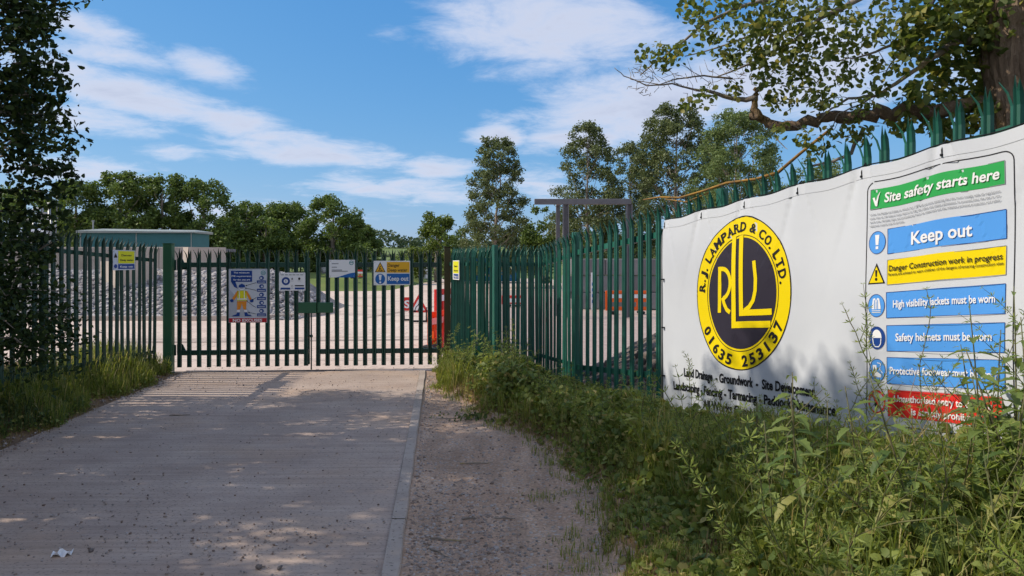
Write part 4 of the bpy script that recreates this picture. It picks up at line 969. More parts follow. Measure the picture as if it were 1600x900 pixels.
while len(out) < 900:
    y = RND.uniform(2.5, 11); x = road_l(y) + RND.uniform(-.22, .12); out.append((x, y, left_z(x, y) + .012 if x < road_l(y) else .004)); sz.append(.004 + .016 * RND.random() ** 2.5)
tag(rocks('verge_gravel', out, sz, M['pebbles'], NR), 'loose gravel along the left edge of the lane', 'gravel', kind='stuff')
for (u, v, s, lb) in ((405, 888, .022, 'dark stone on the lane near the bottom edge, left of its pair'), (437, 889, .020, 'dark stone on the lane near the bottom edge, right of its pair'), (143, 862, .018, 'dark pebble on the lane beside the scrap of paper')):
    y = gy(v); o = rocks('loose_stone', [(0, 0, 0)], [s], M['stone_dk'], NR); o.location = (ux(u, y), y, s * .4); tag(o, lb, 'stone')
y = gy(868); bm = bmesh.new(); bmesh.ops.create_grid(bm, x_segments=7, y_segments=4, size=1)
for v in bm.verts: v.co = Vector((v.co.x * .05, v.co.y * .028, .014 + .012 * math.sin(v.co.x * 5 + v.co.y * 3) + .008 * math.sin(v.co.y * 7 - v.co.x * 4)))
me = bpy.data.meshes.new('paper_scrap'); bm.to_mesh(me); bm.free(); me.materials.append(M['white'])
tag(link('paper_scrap', me, None, (ux(97, y), y, .0), (0, 0, .2)), 'crumpled scrap of white paper on the concrete lane', 'paper')
def stick(u, v, L, a, r=.006, lb=''):
    y = gy(v); x = ux(u, y); pts = []
    for i in range(6):
        t = i / 5 - .5; px_, py_ = x + math.cos(a) * L * t, y + math.sin(a) * L * t + RND.uniform(-.01, .01)
        z = (right_z(px_, py_) if px_ > kerb_x(py_) + .06 else .0) + r + RND.uniform(0, .008); pts.append((px_, py_, z))
    o = MB().tube(pts, [r, r * 1.1, r, r * .9, r * .8, r * .4], 6).build('fallen_twig', M['bark_gy']); tag(o, lb, 'twig', 'twigs on the ground')
for a in ((700, 834, .22, .05, .006, 'long bare twig on the gravel right of the kerb, nearest the camera'), (788, 800, .14, -.05, .005, 'short twig on the dirt path below the grass bank'), (733, 800, .10, .1, .006, 'short thick twig on the dirt path near the kerb'), (745, 716, .30, .35, .005, 'thin twig lying across the dirt path halfway to the gate'), (281, 650, .22, 0, .007, 'twig on the concrete lane beside the left verge'), (686, 857, .16, -.6, .005, 'slanting twig on gravel close to the kerb'), (830, 664, .2, .0, .006, 'twig at the foot of the grass bank')): stick(*a[:5], lb=a[5])
# ------------------------------------------------------------------ foliage
def unit(a): return a / np.maximum(1e-6, np.linalg.norm(a, axis=-1, keepdims=True))
def leaf_arrays(c, size, rng, aspect=.55, fold=.22, droop=.25, up=.5):
    c = np.asarray(c, dtype=float); n = len(c); size = np.asarray(size, dtype=float).reshape(n, 1)
    d = unit(rng.normal(size=(n, 3)) * np.array([1, 1, .7]) + np.array([0, 0, -droop]))
    nn = unit(rng.normal(size=(n, 3)) + np.array([0, 0, up])); l = unit(np.cross(nn, d)); nn = np.cross(d, l)
    w = size * aspect * .5
    b = c - d * size * .5; t = c + d * size * .5 - nn * size * .10
    v = np.stack([b, c + l * w + nn * w * fold * 2 - d * size * .06, t, c - l * w + nn * w * fold * 2 - d * size * .06], 1).reshape(-1, 3)
    k = (np.arange(n) * 4)[:, None]
    f = np.concatenate([k + np.array([[0, 1, 2]]), k + np.array([[0, 2, 3]])], 1).reshape(-1, 3)
    return v, f
def oval_arrays(c, size, rng, aspect=.62, fold=.18, droop=.25, up=.5):
    """rounder six-point leaves with a curled tip"""
    c = np.asarray(c, dtype=float); n = len(c); size = np.asarray(size, dtype=float).reshape(n, 1)
    d = unit(rng.normal(size=(n, 3)) * np.array([1, 1, .7]) + np.array([0, 0, -droop])); nn = unit(rng.normal(size=(n, 3)) + np.array([0, 0, up])); l = unit(np.cross(nn, d)); nn = np.cross(d, l)
    w = size * aspect * .5 * rng.uniform(.8, 1.2, (n, 1)); k1 = size * fold; cu = size * rng.uniform(-.05, .25, (n, 1))
    b = c - d * size * .5; t = c + d * size * .5 - nn * cu
    v = np.stack([b, c - d * size * .22 + l * w * .86 + nn * k1 * .5, c + d * size * .16 + l * w * .80 + nn * (k1 * .5 - cu * .35), t, c + d * size * .16 - l * w * .80 + nn * (k1 * .5 - cu * .35), c - d * size * .22 - l * w * .86 + nn * k1 * .5], 1).reshape(-1, 3)
    k = (np.arange(n) * 6)[:, None]; T = np.array([[0, 1, 5], [1, 2, 5], [2, 4, 5], [2, 3, 4]])
    return v, (k[:, None, :] + T[None]).reshape(-1, 3)
def clump_points(centers, radii, per, rng, shell=.45):
    out = []
    for c, r, n in zip(centers, radii, per):
        g = unit(rng.normal(size=(n, 3))); rr = r * (shell + (1 - shell) * rng.random((n, 1))) * rng.uniform(.55, 1.15, (n, 1))
        out.append(np.asarray(c) + g * rr * np.array([1, 1, .8]))
    return np.concatenate(out)
def limb(mb, a, b, r0, r1, rng, sag=0.0, n=5, k=6):
    a, b = Vector(a), Vector(b); pts = []; L = (b - a).length
    for i in range(n + 1):
        t = i / n; p = a.lerp(b, t) + Vector((0, 0, 1)) * (math.sin(t * math.pi) * sag * L)
        if 0 < i < n: p += Vector(rng.normal(size=3)) * L * .025
        pts.append(p)
    mb.tube(pts, [r0 + (r1 - r0) * i / n for i in range(n + 1)], k, False); return pts
def tree(name, label, base, H, R, prof, nclump, crad, leaves, lsize, lmat, bmat, seed, group=None, t0=.12, trunk_r=.16, cat='tree', lean=(0, 0), squash=1.0, shell=.45, nlimb=22, rise=.35, keep=None):
    rng = np.random.default_rng(seed); bx, by, bz = base
    r = empty(name, base); tag(r, label, cat, group)
    cs = []; rs = []
    for i in range(nclump):
        t = t0 + (1 - t0) * rng.random() ** .85; pr_ = prof(t); a = rng.uniform(0, 6.283); q = rng.random() ** .5
        q = .25 + .75 * q
        cs.append(np.array([math.cos(a) * R * pr_ * q + lean[0] * t * H, math.sin(a) * R * pr_ * q * squash + lean[1] * t * H, t * H])); rs.append(crad * rng.uniform(.6, 1.25) * (.6 + .4 * pr_))
    per = np.maximum(6, (leaves * np.array(rs) ** 2 / sum(x * x for x in rs))).astype(int)
    P = clump_points(cs, rs, per, rng, shell); P = P[P[:, 2] > .15]
    if keep: P = P[keep(P[:, 0] + bx, P[:, 1] + by, P[:, 2] + bz)]
    v, f = leaf_arrays(P, rng.uniform(.65, 1.3, len(P)) * lsize, rng)
    link('crown', np_mesh('crown', v, f, lmat), r)
    m = MB(); pts = [(lean[0] * t * H + rng.normal() * .03 * H * .3 * (t > 0), lean[1] * t * H + rng.normal() * .02 * H * .3 * (t > 0), t * H) for t in (0, .12, .3, .5, .7, .9)]
    m.tube(pts, [trunk_r * 1.3, trunk_r, trunk_r * .85, trunk_r * .6, trunk_r * .35, trunk_r * .1], 8, True)
    for c in [cs[i] for i in rng.permutation(nclump)[:nlimb]]:
        t = max(.08, c[2] / H - rise * rng.uniform(.4, 1)); k = min(5, max(0, sum(1 for q in (.12, .3, .5, .7, .9) if q < t)))
        a = Vector((lean[0] * t * H, lean[1] * t * H, t * H)); limb(m, a, c, trunk_r * .35 * (1.1 - t), trunk_r * .06, rng, -.06, 4, 5)
    m.build('trunk', bmat, r, smooth=True)
    return r
round_p = lambda t: max(.15, math.sin(min(1, max(0, (t - .02) / .98)) ** .75 * math.pi) ** .6)
dome_p = lambda t: max(.2, (1 - max(0, t - .25) ** 2 * 1.55) ** .5 if t > .25 else .75 + t)
poplar_p = lambda t: max(.12, min(1, .70 + t * .9) * (1 - max(0, t - .30) / .74) ** .42)
# ---- far row of trees behind the cabin
row = [(40, 60, 300, 50, 'dark broad tree at the far left, behind the pipework'), (120, 52, 287, 47, 'round tree above the left end of the teal cabin'), (190, 50, 272, 48, 'tallest of the dark trees, above the middle of the cabin roof'), (255, 44, 278, 49, 'dense tree above the right half of the cabin roof'),
       (318, 48, 285, 50, 'wide dark tree just right of the cabin'), (385, 42, 320, 55, 'low dark tree in the row, second right of the cabin'), (448, 44, 322, 58, 'dark tree above the small white notice on the gate'), (520, 44, 311, 56, 'round dark tree above the name plate on the gate'), (415, 34, 342, 52, 'small rounded tree between two taller dark ones, right of the cabin'), (566, 26, 352, 66, 'small tree at the right end of the dark row')]
for i, (u, hw, vt, y, lb) in enumerate(row):
    z0 = .75 if y < 60 else .5; H = EYE + (HV - vt) / F * y - z0; R = hw * 1.15 / F * y
    tree('broadleaf_tree', lb, (ux(u, y), y, z0), H, R, dome_p, 85, R * .30, 15000, .21, M['lf_oak'], M['bark_gy'], 100 + i, 'row of dark trees behind the yard', t0=.04, trunk_r=.2)
# hedge bottom below the row
for i, (u, hw, vt, y, lb) in enumerate([(470, 60, 378, 57, 'low dark hedge shrub under the trees, behind the small notice'), (560, 40, 385, 62, 'low dark hedge shrub under the trees, behind the danger sign'), (340, 60, 378, 50, 'low dark shrub right of the teal cabin')]):
    H = EYE + (HV - vt) / F * y - .5; R = hw / F * y
    tree('hedge_shrub', lb, (ux(u, y), y, .5), H, R, lambda t: .95, 30, R * .34, 3500, .26, M['lf_oak'], M['bark_gy'], 140 + i, 'hedge shrubs across the yard', t0=.1, trunk_r=.06, cat='shrub', nlimb=8)
# ---- middle and right trees
tree('field_maple', 'light green bushy tree behind the gate, left of the tall poplar', (ux(682, 62), 62, 0), EYE + (HV - 337) / F * 62, 38 / F * 62, dome_p, 36, .85, 6500, .26, M['lf_lite'], M['bark_gy'], 201, t0=.05)
tree('hedge_shrub', 'green bush between the light green tree and the poplar', (ux(722, 58), 58, 0), EYE + (HV - 352) / F * 58, 1.6, dome_p, 24, .7, 3500, .24, M['lf_oak'], M['bark_gy'], 202, t0=.05, cat='shrub', trunk_r=.06)
tree('hedge_shrub', 'low dark hedge behind the right gate leaf', (ux(650, 78), 78, 0), 2.4, 3.2, lambda t: .95, 30, .8, 3500, .3, M['lf_oak'], M['bark_gy'], 214, t0=.1, cat='shrub', trunk_r=.06)
tree('poplar_tree', 'tall narrow poplar standing alone right of the gate', (ux(776, 48), 48, 0), EYE + (HV - 217) / F * 48, 60 / F * 48, poplar_p, 190, .52, 20000, .17, M['lf_pop'], M['bark_gy'], 203, 'poplars beyond the fence', t0=.10, trunk_r=.13, nlimb=60, rise=.22)
tree('hedge_shrub', 'dark green bush right of the lone poplar, behind the steel frame', (ux(850, 52), 52, 0), EYE + (HV - 325) / F * 52, 1.7, dome_p, 26, .75, 4200, .24, M['lf_oak'], M['bark_gy'], 204, t0=.05, cat='shrub', trunk_r=.06)
tree('poplar_tree', 'loose poplar above the steel frame beam, left of the pair', (ux(918, 44), 44, 0), EYE + (HV - 196) / F * 44, 62 / F * 44, poplar_p, 200, .54, 21000, .16, M['lf_pop'], M['bark_gy'], 205, 'poplars beyond the fence', t0=.12, trunk_r=.13, nlimb=60, rise=.22)
tree('poplar_tree', 'poplar behind the right post of the steel frame', (ux(985, 47), 47, 0), EYE + (HV - 222) / F * 47, 52 / F * 47, poplar_p, 160, .54, 15000, .16, M['lf_pop'], M['bark_gy'], 206, 'poplars beyond the fence', t0=.12, trunk_r=.12, nlimb=45, rise=.22)
tree('poplar_tree', 'largest poplar, rising behind the left end of the banner', (ux(1055, 42), 42, 0), EYE + (HV - 168) / F * 42, 88 / F * 42, poplar_p, 250, .56, 28000, .16, M['lf_pop'], M['bark_gy'], 207, 'poplars beyond the fence', t0=.08, trunk_r=.15, nlimb=70, rise=.22)
tree('willow_tree', 'dense feathery willow above the yellow emblem on the banner', (ux(1150, 36), 36, 0), EYE + (HV - 178) / F * 36, 84 / F * 36, dome_p, 230, .52, 42000, .125, M['lf_wil'], M['bark_gy'], 208, t0=.05, trunk_r=.18, nlimb=40)
tree('willow_tree', 'lower willow behind the fence spikes in the middle of the banner', (ux(1275, 38), 38, 0), EYE + (HV - 252) / F * 38, 75 / F * 38, dome_p, 60, .5, 7000, .16, M['lf_wil'], M['bark_gy'], 209, t0=.05, trunk_r=.15)
tree('hedge_shrub', 'dark hedge behind the block wall and poplars', (ux(985, 54), 54, 0), 3.6, 6.0, lambda t: .95, 50, .9, 6000, .28, M['lf_oak'], M['bark_gy'], 210, t0=.1, cat='shrub', trunk_r=.06)
# ---- far wood on the rise
rng = np.random.default_rng(5); N_ = 5200
wx = rng.uniform(-110, 60, N_); wy = rng.uniform(300, 330, N_); crest = 4.2 + 2.2 * np.sin(wx * .11 + 1) + 1.6 * np.sin(wx * .31) + .9 * np.sin(wx * .83)
wz = terrain_z(0, 310) + crest * rng.random(N_) ** .8
v, f = leaf_arrays(np.stack([wx, wy, wz], 1), rng.uniform(.9, 2.0, N_), rng, .8)
tag(link('far_wood', np_mesh('far_wood', v, f, M['lf_far'])), 'distant wooded hill beyond the green field, seen over the gate', 'wood', kind='stuff')
N_ = 1500; wx = rng.uniform(-60, 20, N_); wy = rng.uniform(212, 222, N_); wz = terrain_z(0, 215) + (1.6 + 1.1 * np.sin(wx * .21)) * rng.random(N_)
v, f = leaf_arrays(np.stack([wx, wy, wz], 1), rng.uniform(.6, 1.3, N_), rng, .8)
tag(link('field_hedge', np_mesh('field_hedge', v, f, M['lf_far'])), 'dark field hedge below the distant wooded hill', 'hedge', kind='stuff')

# ---- tall trees down the left side of the lane (the first shows at the frame's edge, the others throw their shade over the lane)
def wide_p(t): return max(.35, min(1, .55 + 2.2 * t) * (1 - max(0, t - .45) ** 2 * 1.9) ** .5 if t < 1 else .3)
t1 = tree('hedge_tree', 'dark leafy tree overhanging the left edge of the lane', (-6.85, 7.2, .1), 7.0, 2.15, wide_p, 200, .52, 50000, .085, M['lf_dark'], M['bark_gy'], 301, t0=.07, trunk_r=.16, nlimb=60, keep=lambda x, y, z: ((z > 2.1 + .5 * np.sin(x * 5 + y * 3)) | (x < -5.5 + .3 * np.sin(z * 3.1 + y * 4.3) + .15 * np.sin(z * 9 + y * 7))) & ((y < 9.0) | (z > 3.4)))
for i, (x, y, H, R, n, lb) in enumerate(((-7.0, 5.2, 7.75, 1.9, 26000, 'leafy tree left of the lane, just outside the view'), (-7.1, 2.3, 6.4, 1.9, 26000, 'shorter leafy tree left of the lane, level with the near verge'),
                                     (-7.0, -.9, 6.9, 2.0, 22000, 'leafy tree left of where the photo was taken'), (-7.1, -4.2, 7.8, 2.1, 14000, 'leafy tree left of the lane behind the viewer'))):
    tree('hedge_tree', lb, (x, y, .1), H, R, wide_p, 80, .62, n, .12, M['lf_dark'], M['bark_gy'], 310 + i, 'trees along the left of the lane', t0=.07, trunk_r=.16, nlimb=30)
# the twigs that reach out of the first tree against the sky, and the low shrub over the fence
def sprays(name, label, items, lmat, lsize, seed, cat, bark, group=None, stems=True, aspect=.6):
    rng = np.random.default_rng(seed); P = []; m = MB()
    org = None
    for (u0, v0, u1, v1, y, n, spread) in items:
        a, b = at(u0, v0, y), at(u1, v1, y)
        if org is None: org = a.copy()
        pts = limb(m, a - org, b - org, .012, .003, rng, .04, 5, 5)
        for k in range(n):
            t = rng.random(); p = a.lerp(b, t ** .8) + Vector(rng.normal(size=3)) * spread; P.append(p - org)
    v, f = oval_arrays(P, rng.uniform(.7, 1.25, len(P)) * lsize, rng, aspect, droop=.5)
    r = empty(name, org); tag(r, label, cat, group); link('foliage', np_mesh('foliage', v, f, lmat), r); m.build('branch', bark, r)
    return r
bough = sprays('bough', None, [
    (0, 20, 62, 18, 7.3, 130, .10), (5, 45, 74, 44, 7.2, 120, .07), (0, 70, 70, 70, 7.2, 150, .09), (20, 100, 108, 104, 7.0, 110, .05), (10, 125, 106, 128, 7.0, 130, .06), (10, 150, 88, 152, 7.0, 120, .06), (0, 175, 82, 182, 7.1, 110, .05), (0, 205, 60, 215, 7.1, 130, .08),
    (0, 245, 66, 240, 7.1, 170, .09), (10, 270, 112, 262, 7.0, 130, .06), (30, 258, 118, 275, 7.0, 60, .04), (0, 300, 100, 300, 7.3, 190, .10), (0, 330, 70, 335, 7.3, 170, .10), (0, 0, 50, 5, 7.3, 150, .10)], M['lf_dark'], .075, 320, None, M['bark_gy'])
bough.parent = t1; bough.location = bough.location - t1.location
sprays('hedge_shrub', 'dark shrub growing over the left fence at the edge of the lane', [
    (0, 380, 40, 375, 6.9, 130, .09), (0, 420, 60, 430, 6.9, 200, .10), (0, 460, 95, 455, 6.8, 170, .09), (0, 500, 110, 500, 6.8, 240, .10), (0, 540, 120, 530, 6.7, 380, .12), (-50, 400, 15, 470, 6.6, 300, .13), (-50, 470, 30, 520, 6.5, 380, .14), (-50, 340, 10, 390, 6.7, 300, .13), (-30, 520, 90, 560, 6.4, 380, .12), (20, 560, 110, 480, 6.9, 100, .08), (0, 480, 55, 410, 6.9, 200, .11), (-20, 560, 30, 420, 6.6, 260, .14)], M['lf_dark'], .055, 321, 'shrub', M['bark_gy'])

# ---- the big tree behind the banner, with its lichened limb
def tree_right():
    rng = np.random.default_rng(400); r = empty('sycamore_tree', (4.25, 6.3, .1)); O = r.location.copy()
    tag(r, 'big tree with a lichened trunk and a crooked bare limb above the banner', 'tree')
    def L(u, v, y): return at(u, v, y) - O
    tr = MB(); pts = [(0, 0, -.1), (0, -.02, .6), (-.02, -.03, 1.4), at(1578, 250, 6.25) - O, at(1576, 180, 6.22) - O, at(1572, 100, 6.2) - O, at(1568, 30, 6.2) - O, at(1560, -60, 6.2) - O, at(1545, -180, 6.2) - O, at(1530, -330, 6.25) - O, at(1500, -520, 6.3) - O]
    rd = [.25, .20, .18, .175, .165, .175, .165, .15, .13, .09, .03]
    fine = []; fr = []
    for i in range(len(pts) - 1):
        for k in range(4): fine.append(Vector(pts[i]).lerp(Vector(pts[i + 1]), k / 4) + Vector(rng.normal(size=3)) * .008); fr.append(rd[i] + (rd[i + 1] - rd[i]) * k / 4)
    n = 44; ring = rng.normal(size=n) * .05; vs = []; fs = []; dense = []; dr = []
    for i in range(len(fine) - 1):
        for k in range(3): dense.append(fine[i].lerp(fine[i + 1], k / 3)); dr.append(fr[i] + (fr[i + 1] - fr[i]) * k / 3)
    for i, p in enumerate(dense):
        ring = ring * .90 + rng.normal(size=n) * .024; knot = .10 * math.sin(i * .21) * .5
        for k in range(n):
            a_ = 2 * math.pi * k / n; q = dr[i] * (1 + ring[k] + .045 * math.sin(k * 2.1 + i * .10) + knot * math.cos(a_ - 2.6)); vs.append(p + Vector((math.cos(a_) * q, math.sin(a_) * q, 0)))
    for i in range(len(dense) - 1):
        for k in range(n): fs.append((i * n + k, i * n + (k + 1) % n, (i + 1) * n + (k + 1) % n, (i + 1) * n + k))
    tr.add(vs, fs); tr.build('trunk', M['bark'], r)
    def branch(name, px, r0, r1, mat, jit=.0):
        P_ = [L(*p) for p in px]; Q = []; n = len(P_)
        for i in range(n - 1):
            for k in range(3): Q.append(P_[i].lerp(P_[i + 1], k / 3) + (Vector(rng.normal(size=3)) * r0 * .25 if (i + k) else Vector((0, 0, 0))))
        Q.append(P_[-1]); m = MB(); m.tube(Q, [r0 + (r1 - r0) * i / (len(Q) - 1) for i in range(len(Q))], 9, True, .12 if r0 > .03 else 0, RND); return m.build(name, mat, r, smooth=True)
    branch('limb', [(1570, 150, 6.2), (1480, 172, 6.45), (1410, 178, 6.6), (1375, 177, 6.7), (1340, 180, 6.75), (1310, 187, 6.8), (1280, 187, 6.8), (1255, 191, 6.85), (1220, 197, 6.9), (1195, 190, 6.95), (1172, 182, 7.0)], .072, .038, M['bark'])
    branch('limb', [(1184, 186, 6.95), (1181, 170, 6.95), (1182, 150, 6.95), (1178, 138, 6.97)], .045, .018, M['bark'])
    for px, a, b in (([(1182, 154, 6.95), (1160, 156, 7.0), (1130, 150, 7.0), (1108, 142, 7.05), (1085, 140, 7.1)], .028, .012), ([(1085, 140, 7.1), (1050, 131, 7.1), (1010, 134, 7.15), (975, 118, 7.2), (960, 106, 7.2)], .010, .003), ([(1145, 123, 7), (1100, 119, 7.05), (1060, 123, 7.1), (1030, 132, 7.1), (985, 124, 7.2)], .010, .003),
                     ([(1200, 0, 6.8), (1150, 12, 6.85), (1100, 38, 6.9), (1050, 78, 7), (1020, 100, 7.05), (1000, 118, 7.1)], .020, .004), ([(1290, 10, 6.6), (1250, 30, 6.7), (1190, 50, 6.8), (1120, 75, 6.9), (1070, 88, 7)], .018, .004), ([(1420, -40, 6.4), (1330, 5, 6.5), (1280, 30, 6.6), (1240, 65, 6.7), (1180, 95, 6.8), (1120, 120, 6.9)], .03, .006),
                     ([(1500, -60, 6.3), (1460, 0, 6.35), (1428, 45, 6.4), (1400, 68, 6.45), (1350, 87, 6.5), (1315, 95, 6.55)], .028, .004), ([(1425, 45, 6.4), (1420, 65, 6.4), (1395, 95, 6.45), (1380, 120, 6.5)], .012, .004), ([(1560, 60, 6.2), (1500, 65, 6.3), (1470, 80, 6.35), (1440, 104, 6.4)], .045, .022),
                     ([(1440, 104, 6.4), (1400, 130, 6.5), (1370, 150, 6.55), (1325, 155, 6.65), (1300, 168, 6.7), (1280, 190, 6.75)], .020, .006), ([(1370, 148, 6.55), (1340, 165, 6.6), (1310, 178, 6.65), (1300, 200, 6.65)], .010, .004), ([(1350, 200, 6.7), (1330, 240, 6.7), (1300, 252, 6.75), (1260, 262, 6.8)], .02, .010), ([(1180, 95, 6.8), (1195, 30, 6.8), (1190, -20, 6.8)], .012, .006), ([(1195, 60, 6.8), (1196, 100, 6.85), (1200, 130, 6.9)], .006, .003)):
        branch('branch', px, a, b, M['bark_gy'])
    tw = MB()                                            # bare twigs at the tip
    for k in range(90):
        u = rng.uniform(985, 1170); v = rng.uniform(110, 150); p = L(u, v, 7.1); q = p + Vector((rng.uniform(-.16, .05), rng.uniform(-.1, .1), rng.uniform(-.05, .15))); mid = p.lerp(q, .5) + Vector((rng.normal() * .02, 0, rng.normal() * .02)); tw.tube([p, mid, q], [.0035, .0028, .0015], 4, False)
    for k in range(40):
        u = rng.uniform(1170, 1420); v = rng.uniform(90, 220); p = L(u, v, rng.uniform(6.5, 6.9)); q = p + Vector((rng.uniform(-.25, .1), rng.uniform(-.1, .1), rng.uniform(-.12, .15))); mid = p.lerp(q, .5) + Vector((rng.normal() * .02, 0, rng.normal() * .03)); tw.tube([p, mid, q], [.005, .0035, .002], 4, False)
    tag(tw.build('twigs', M['bark_gy'], r), kind='stuff')
    cl = [(1090, 20, 34), (1150, 12, 42), (1215, 18, 48), (1290, 22, 42), (1335, 42, 40), (1380, 50, 26), (1110, 60, 32), (1160, 68, 44), (1220, 72, 48), (1275, 66, 44), (1335, 72, 32), (1040, 92, 24), (1008, 88, 20), (1062, 82, 22), (1030, 75, 14), (1140, 88, 24), (1098, 152, 24), (1072, 162, 16), (1150, 140, 20), (1205, 118, 34), (1255, 106, 32), (1238, 150, 34),
          (1288, 138, 36), (1330, 122, 22), (1365, 98, 16), (1400, 108, 22), (1372, 140, 22), (1430, 55, 44), (1480, 40, 60), (1540, 15, 55), (1605, 10, 60), (1450, 100, 30), (1488, 105, 36), (1520, 90, 30), (1470, 152, 42), (1505, 172, 36), (1440, 185, 32), (1405, 195, 22), (1528, 140, 26), (1300, 212, 22), (1345, 215, 22), (1255, 215, 18), (1275, 236, 16), (1190, 42, 40), (1250, 44, 40),
          (1390, 5, 30), (1450, 20, 45), (1225, -20, 50), (1300, -30, 50), (1370, -50, 50), (1130, -25, 40), (1500, -20, 60), (1600, 80, 26), (1410, 75, 20), (1330, 195, 16), (1425, 150, 26), (1480, 205, 30), (1520, 200, 26), (1240, 95, 30), (1180, 100, 26), (1085, 5, 26), (1285, 160, 24), (1310, 90, 24), (1595, 180, 26), (1220, 205, 14), (1210, 160, 18), (1350, 165, 20), (1545, 60, 34), (1540, 100, 28), (1535, 30, 40), (1590, 40, 36), (1545, 145, 22), (1605, 120, 24), (1540, 175, 22), (1600, -60, 70), (1560, -120, 80), (1480, -130, 80), (1400, -140, 70), (1310, -120, 60), (1640, 40, 50), (1660, -60, 70), (1450, -250, 90), (1550, -260, 90), (1350, -220, 70), (1650, -200, 90), (1500, -380, 90), (1600, -370, 80)]
    P_ = []; S_ = []
    for (u, v, rad) in cl:
        y = 6.35 + max(0, (1500 - u)) / 1500 * 1.7 + rng.uniform(-.25, .25); c = L(u, v, y); rr = rad / F * y; n = int(13 + rad * rad * .066 * (1.0 if v > -30 else .6))
        g = unit(rng.normal(size=(n, 3))) * (rng.random((n, 1)) ** .5) * rr * np.array([1.0, 1.2, .95])
        P_.append(np.array(c) + g); S_.append(rng.uniform(.038, .082, n) * (1.25 if u > 1400 else .95))
    P_ = np.concatenate(P_); S_ = np.concatenate(S_)
    v, f = oval_arrays(P_, S_, rng, .70, .16, .45, .4); link('crown', np_mesh('crown', v, f, M['lf_near']), r)
tree_right()
# dead yellow branch lying along the fence top
m = MB(); m.tube([at(u, v, y) for u, v, y in ((1005, 312, 8.6), (1030, 308, 8.4), (1062, 309, 8.2), (1100, 298, 8.0), (1135, 286, 7.8), (1180, 280, 7.6), (1215, 270, 7.4))], [.006, .010, .012, .013, .014, .015, .018], 6); m.tube([at(1040, 311, 8.3), at(1072, 316, 8.1), at(1110, 300, 8.0)], [.005, .008, .008], 6); m.tube([at(1215, 270, 7.4), at(1250, 240, 7.2), at(1300, 200, 6.9)], [.018, .016, .014], 6)
tag(m.build('dead_branch', M['twig'], smooth=True), 'thin yellow dead branch lying along the fence spikes left of the banner', 'branch')

# ------------------------------------------------------------------ verge plants
def grass_mesh(name, P, Hh, rng, mat, width=.006, bend=.5):
    P = np.asarray(P); n = len(P); Hh = np.asarray(Hh).reshape(n, 1); a = rng.uniform(0, 6.283, n)
    d = np.stack([np.cos(a), np.sin(a), np.zeros(n)], 1); s = np.stack([-np.sin(a), np.cos(a), np.zeros(n)], 1)
    bd = rng.uniform(.15, 1.0, (n, 1)) * bend * Hh; w = width * rng.uniform(.6, 1.4, (n, 1)); up = np.array([0, 0, 1.0])
    p0 = P; p1 = P + up * Hh * .45 + d * bd * .18; p2 = P + up * Hh * .80 + d * bd * .5; p3 = P + up * Hh * (1.0 - .25 * bd / Hh) + d * bd
    v = np.stack([p0 - s * w * .5, p0 + s * w * .5, p1 - s * w * .5, p1 + s * w * .5, p2 - s * w * .35, p2 + s * w * .35, p3], 1).reshape(-1, 3)
    k = (np.arange(n) * 7)[:, None]; T = np.array([[0, 1, 3], [0, 3, 2], [2, 3, 5], [2, 5, 4], [4, 5, 6]])
    f = (k[:, None, :] + T[None]).reshape(-1, 3); return np_mesh(name, v, f, mat)
VT = [(660, 585), (690, 556), (720, 540), (760, 520), (800, 535), (850, 585), (900, 600), (1000, 606), (1040, 632), (1080, 640), (1200, 640), (1300, 648), (1400, 662), (1500, 655), (1530, 590), (1560, 520), (1600, 470), (2200, 430)]
def room_r(x, y, z):
    """how tall a plant may stand here before it would hide what the photo shows above it"""
    u = 800 + F * x / y; vt = lerp_tab(u, VT) + 2 + 24 * hash2(u * .021, y * 1.7)
    lx = lerp_tab(y, [(2.4, 1.0), (3.9, 1.06), (4.5, 1.0), (5.4, .82), (6.5, .42), (7.9, -.22), (10, -1.1)])
    return min((EYE - (vt - HV) / F * y) - z, .07 + 1.1 * max(0.0, (x - lx) / .35))
def sample_r(y0, y1, t0=0.0, t1=1.0):
    while True:
        y = RND.uniform(y0, y1); t = RND.uniform(t0, t1); e, f = veg_x(y), fence_x(y)
        x = e + (f - e - .10) * t
        return x, y, t, right_z(x, y)
def serrate_leaf(L, Wd, curl=.35, n=9):
    """toothed pointed leaf along +x, drooping; 2 x n quads"""
    v = []; f = []
    for i in range(n + 1):
        t = i / n; x = L * t; z = -curl * L * t * t; w = Wd * .5 * (math.sin(math.pi * t ** .62) ** .85 if 0 < t < 1 else 0) * (1.06 if i % 2 else .76)
        v += [(x + (L * .03 if i % 2 else 0), -w, z + w * .35), (x, 0, z), (x + (L * .03 if i % 2 else 0), w, z + w * .35)]
    for i in range(n):
        b = 3 * i; f += [(b, b + 3, b + 4, b + 1), (b + 1, b + 4, b + 5, b + 2)]
    return np.array(v), f
def place(v, M4): return [tuple(M4 @ Vector(p)) for p in v]
